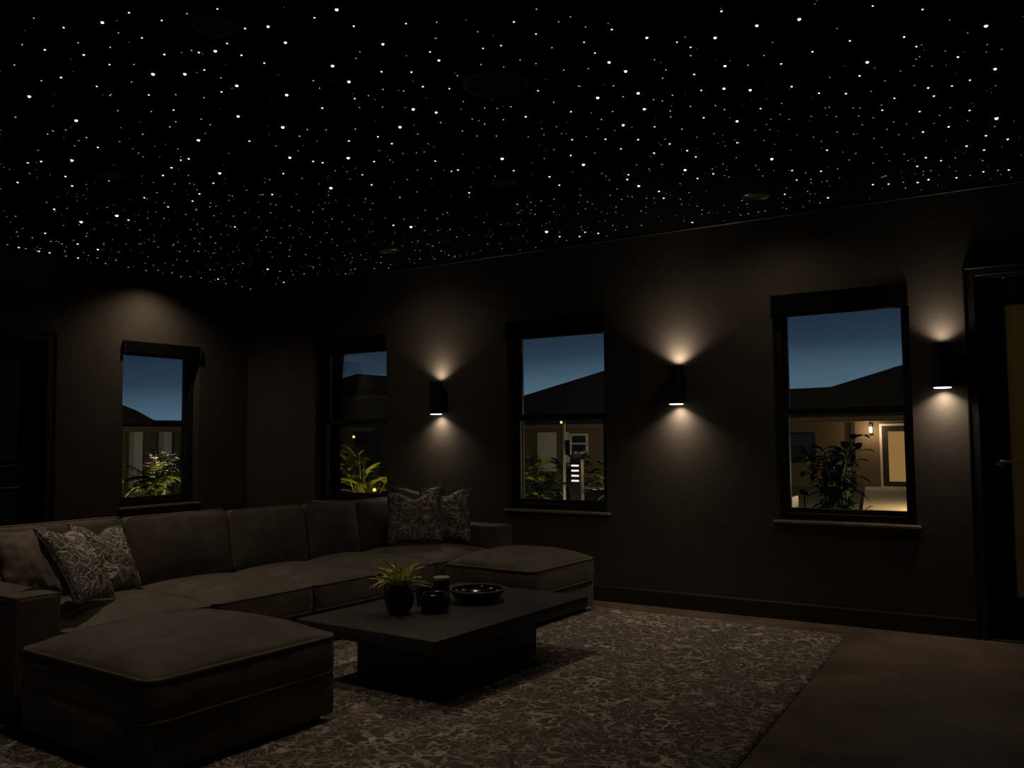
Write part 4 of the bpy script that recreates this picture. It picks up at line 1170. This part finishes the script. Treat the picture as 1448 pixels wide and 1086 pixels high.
# ------------------------------------------------------------------ dusk sky
w = bpy.data.worlds.new('dusk_sky')
SC.world = w
w.use_nodes = True
N, L = w.node_tree.nodes, w.node_tree.links
bg = N['Background']
tc = N.new('ShaderNodeTexCoord')
sp = N.new('ShaderNodeSeparateXYZ')
L.new(tc.outputs['Generated'], sp.inputs[0])
# afterglow sits to the north: the west is further into night
ml_ = N.new('ShaderNodeMath'); ml_.operation = 'MULTIPLY_ADD'; ml_.inputs[1].default_value = -0.10; ml_.inputs[2].default_value = -0.040; 
L.new(sp.outputs['X'], ml_.inputs[0])
mx_ = N.new('ShaderNodeMath'); mx_.operation = 'MAXIMUM'; mx_.inputs[1].default_value = 0.0
L.new(ml_.outputs[0], mx_.inputs[0])
ad_ = N.new('ShaderNodeMath'); ad_.operation = 'ADD'
L.new(sp.outputs['Z'], ad_.inputs[0]); L.new(mx_.outputs[0], ad_.inputs[1])
cr = N.new('ShaderNodeValToRGB')
E_ = cr.color_ramp.elements
E_[0].position = 0.0; E_[0].color = (0.080, 0.140, 0.185, 1)
E_[1].position = 1.0; E_[1].color = (0.003, 0.008, 0.018, 1)
for pos, c in ((0.045, (0.078, 0.136, 0.185, 1)), (0.068, (0.063, 0.118, 0.168, 1)), (0.100, (0.023, 0.044, 0.074, 1)), (0.135, (0.0115, 0.026, 0.048, 1)), (0.35, (0.006, 0.015, 0.032, 1))):
    e = E_.new(pos); e.color = c
L.new(ad_.outputs[0], cr.inputs['Fac'])
nz = N.new('ShaderNodeTexNoise'); nz.inputs['Scale'].default_value = 5.0; nz.inputs['Detail'].default_value = 4
L.new(tc.outputs['Generated'], nz.inputs['Vector'])
mr = N.new('ShaderNodeMapRange'); mr.inputs[1].default_value = 0.3; mr.inputs[2].default_value = 0.7; mr.inputs[3].default_value = 0.9; mr.inputs[4].default_value = 1.1
L.new(nz.outputs['Fac'], mr.inputs[0])
vm = N.new('ShaderNodeVectorMath'); vm.operation = 'SCALE'
L.new(cr.outputs['Color'], vm.inputs[0]); L.new(mr.outputs[0], vm.inputs['Scale'])
L.new(vm.outputs[0], bg.inputs['Color'])
bg.inputs['Strength'].default_value = 1.0

# ------------------------------------------------------------------ view
SC.view_settings.view_transform = 'Standard'
SC.view_settings.look = 'None'
SC.view_settings.exposure = 0.0
SC.view_settings.gamma = 1.0
SC.view_settings.use_curve_mapping = False
SC.cycles.use_denoising = True
SC.cycles.max_bounces = 6
SC.cycles.sample_clamp_indirect = 4.0
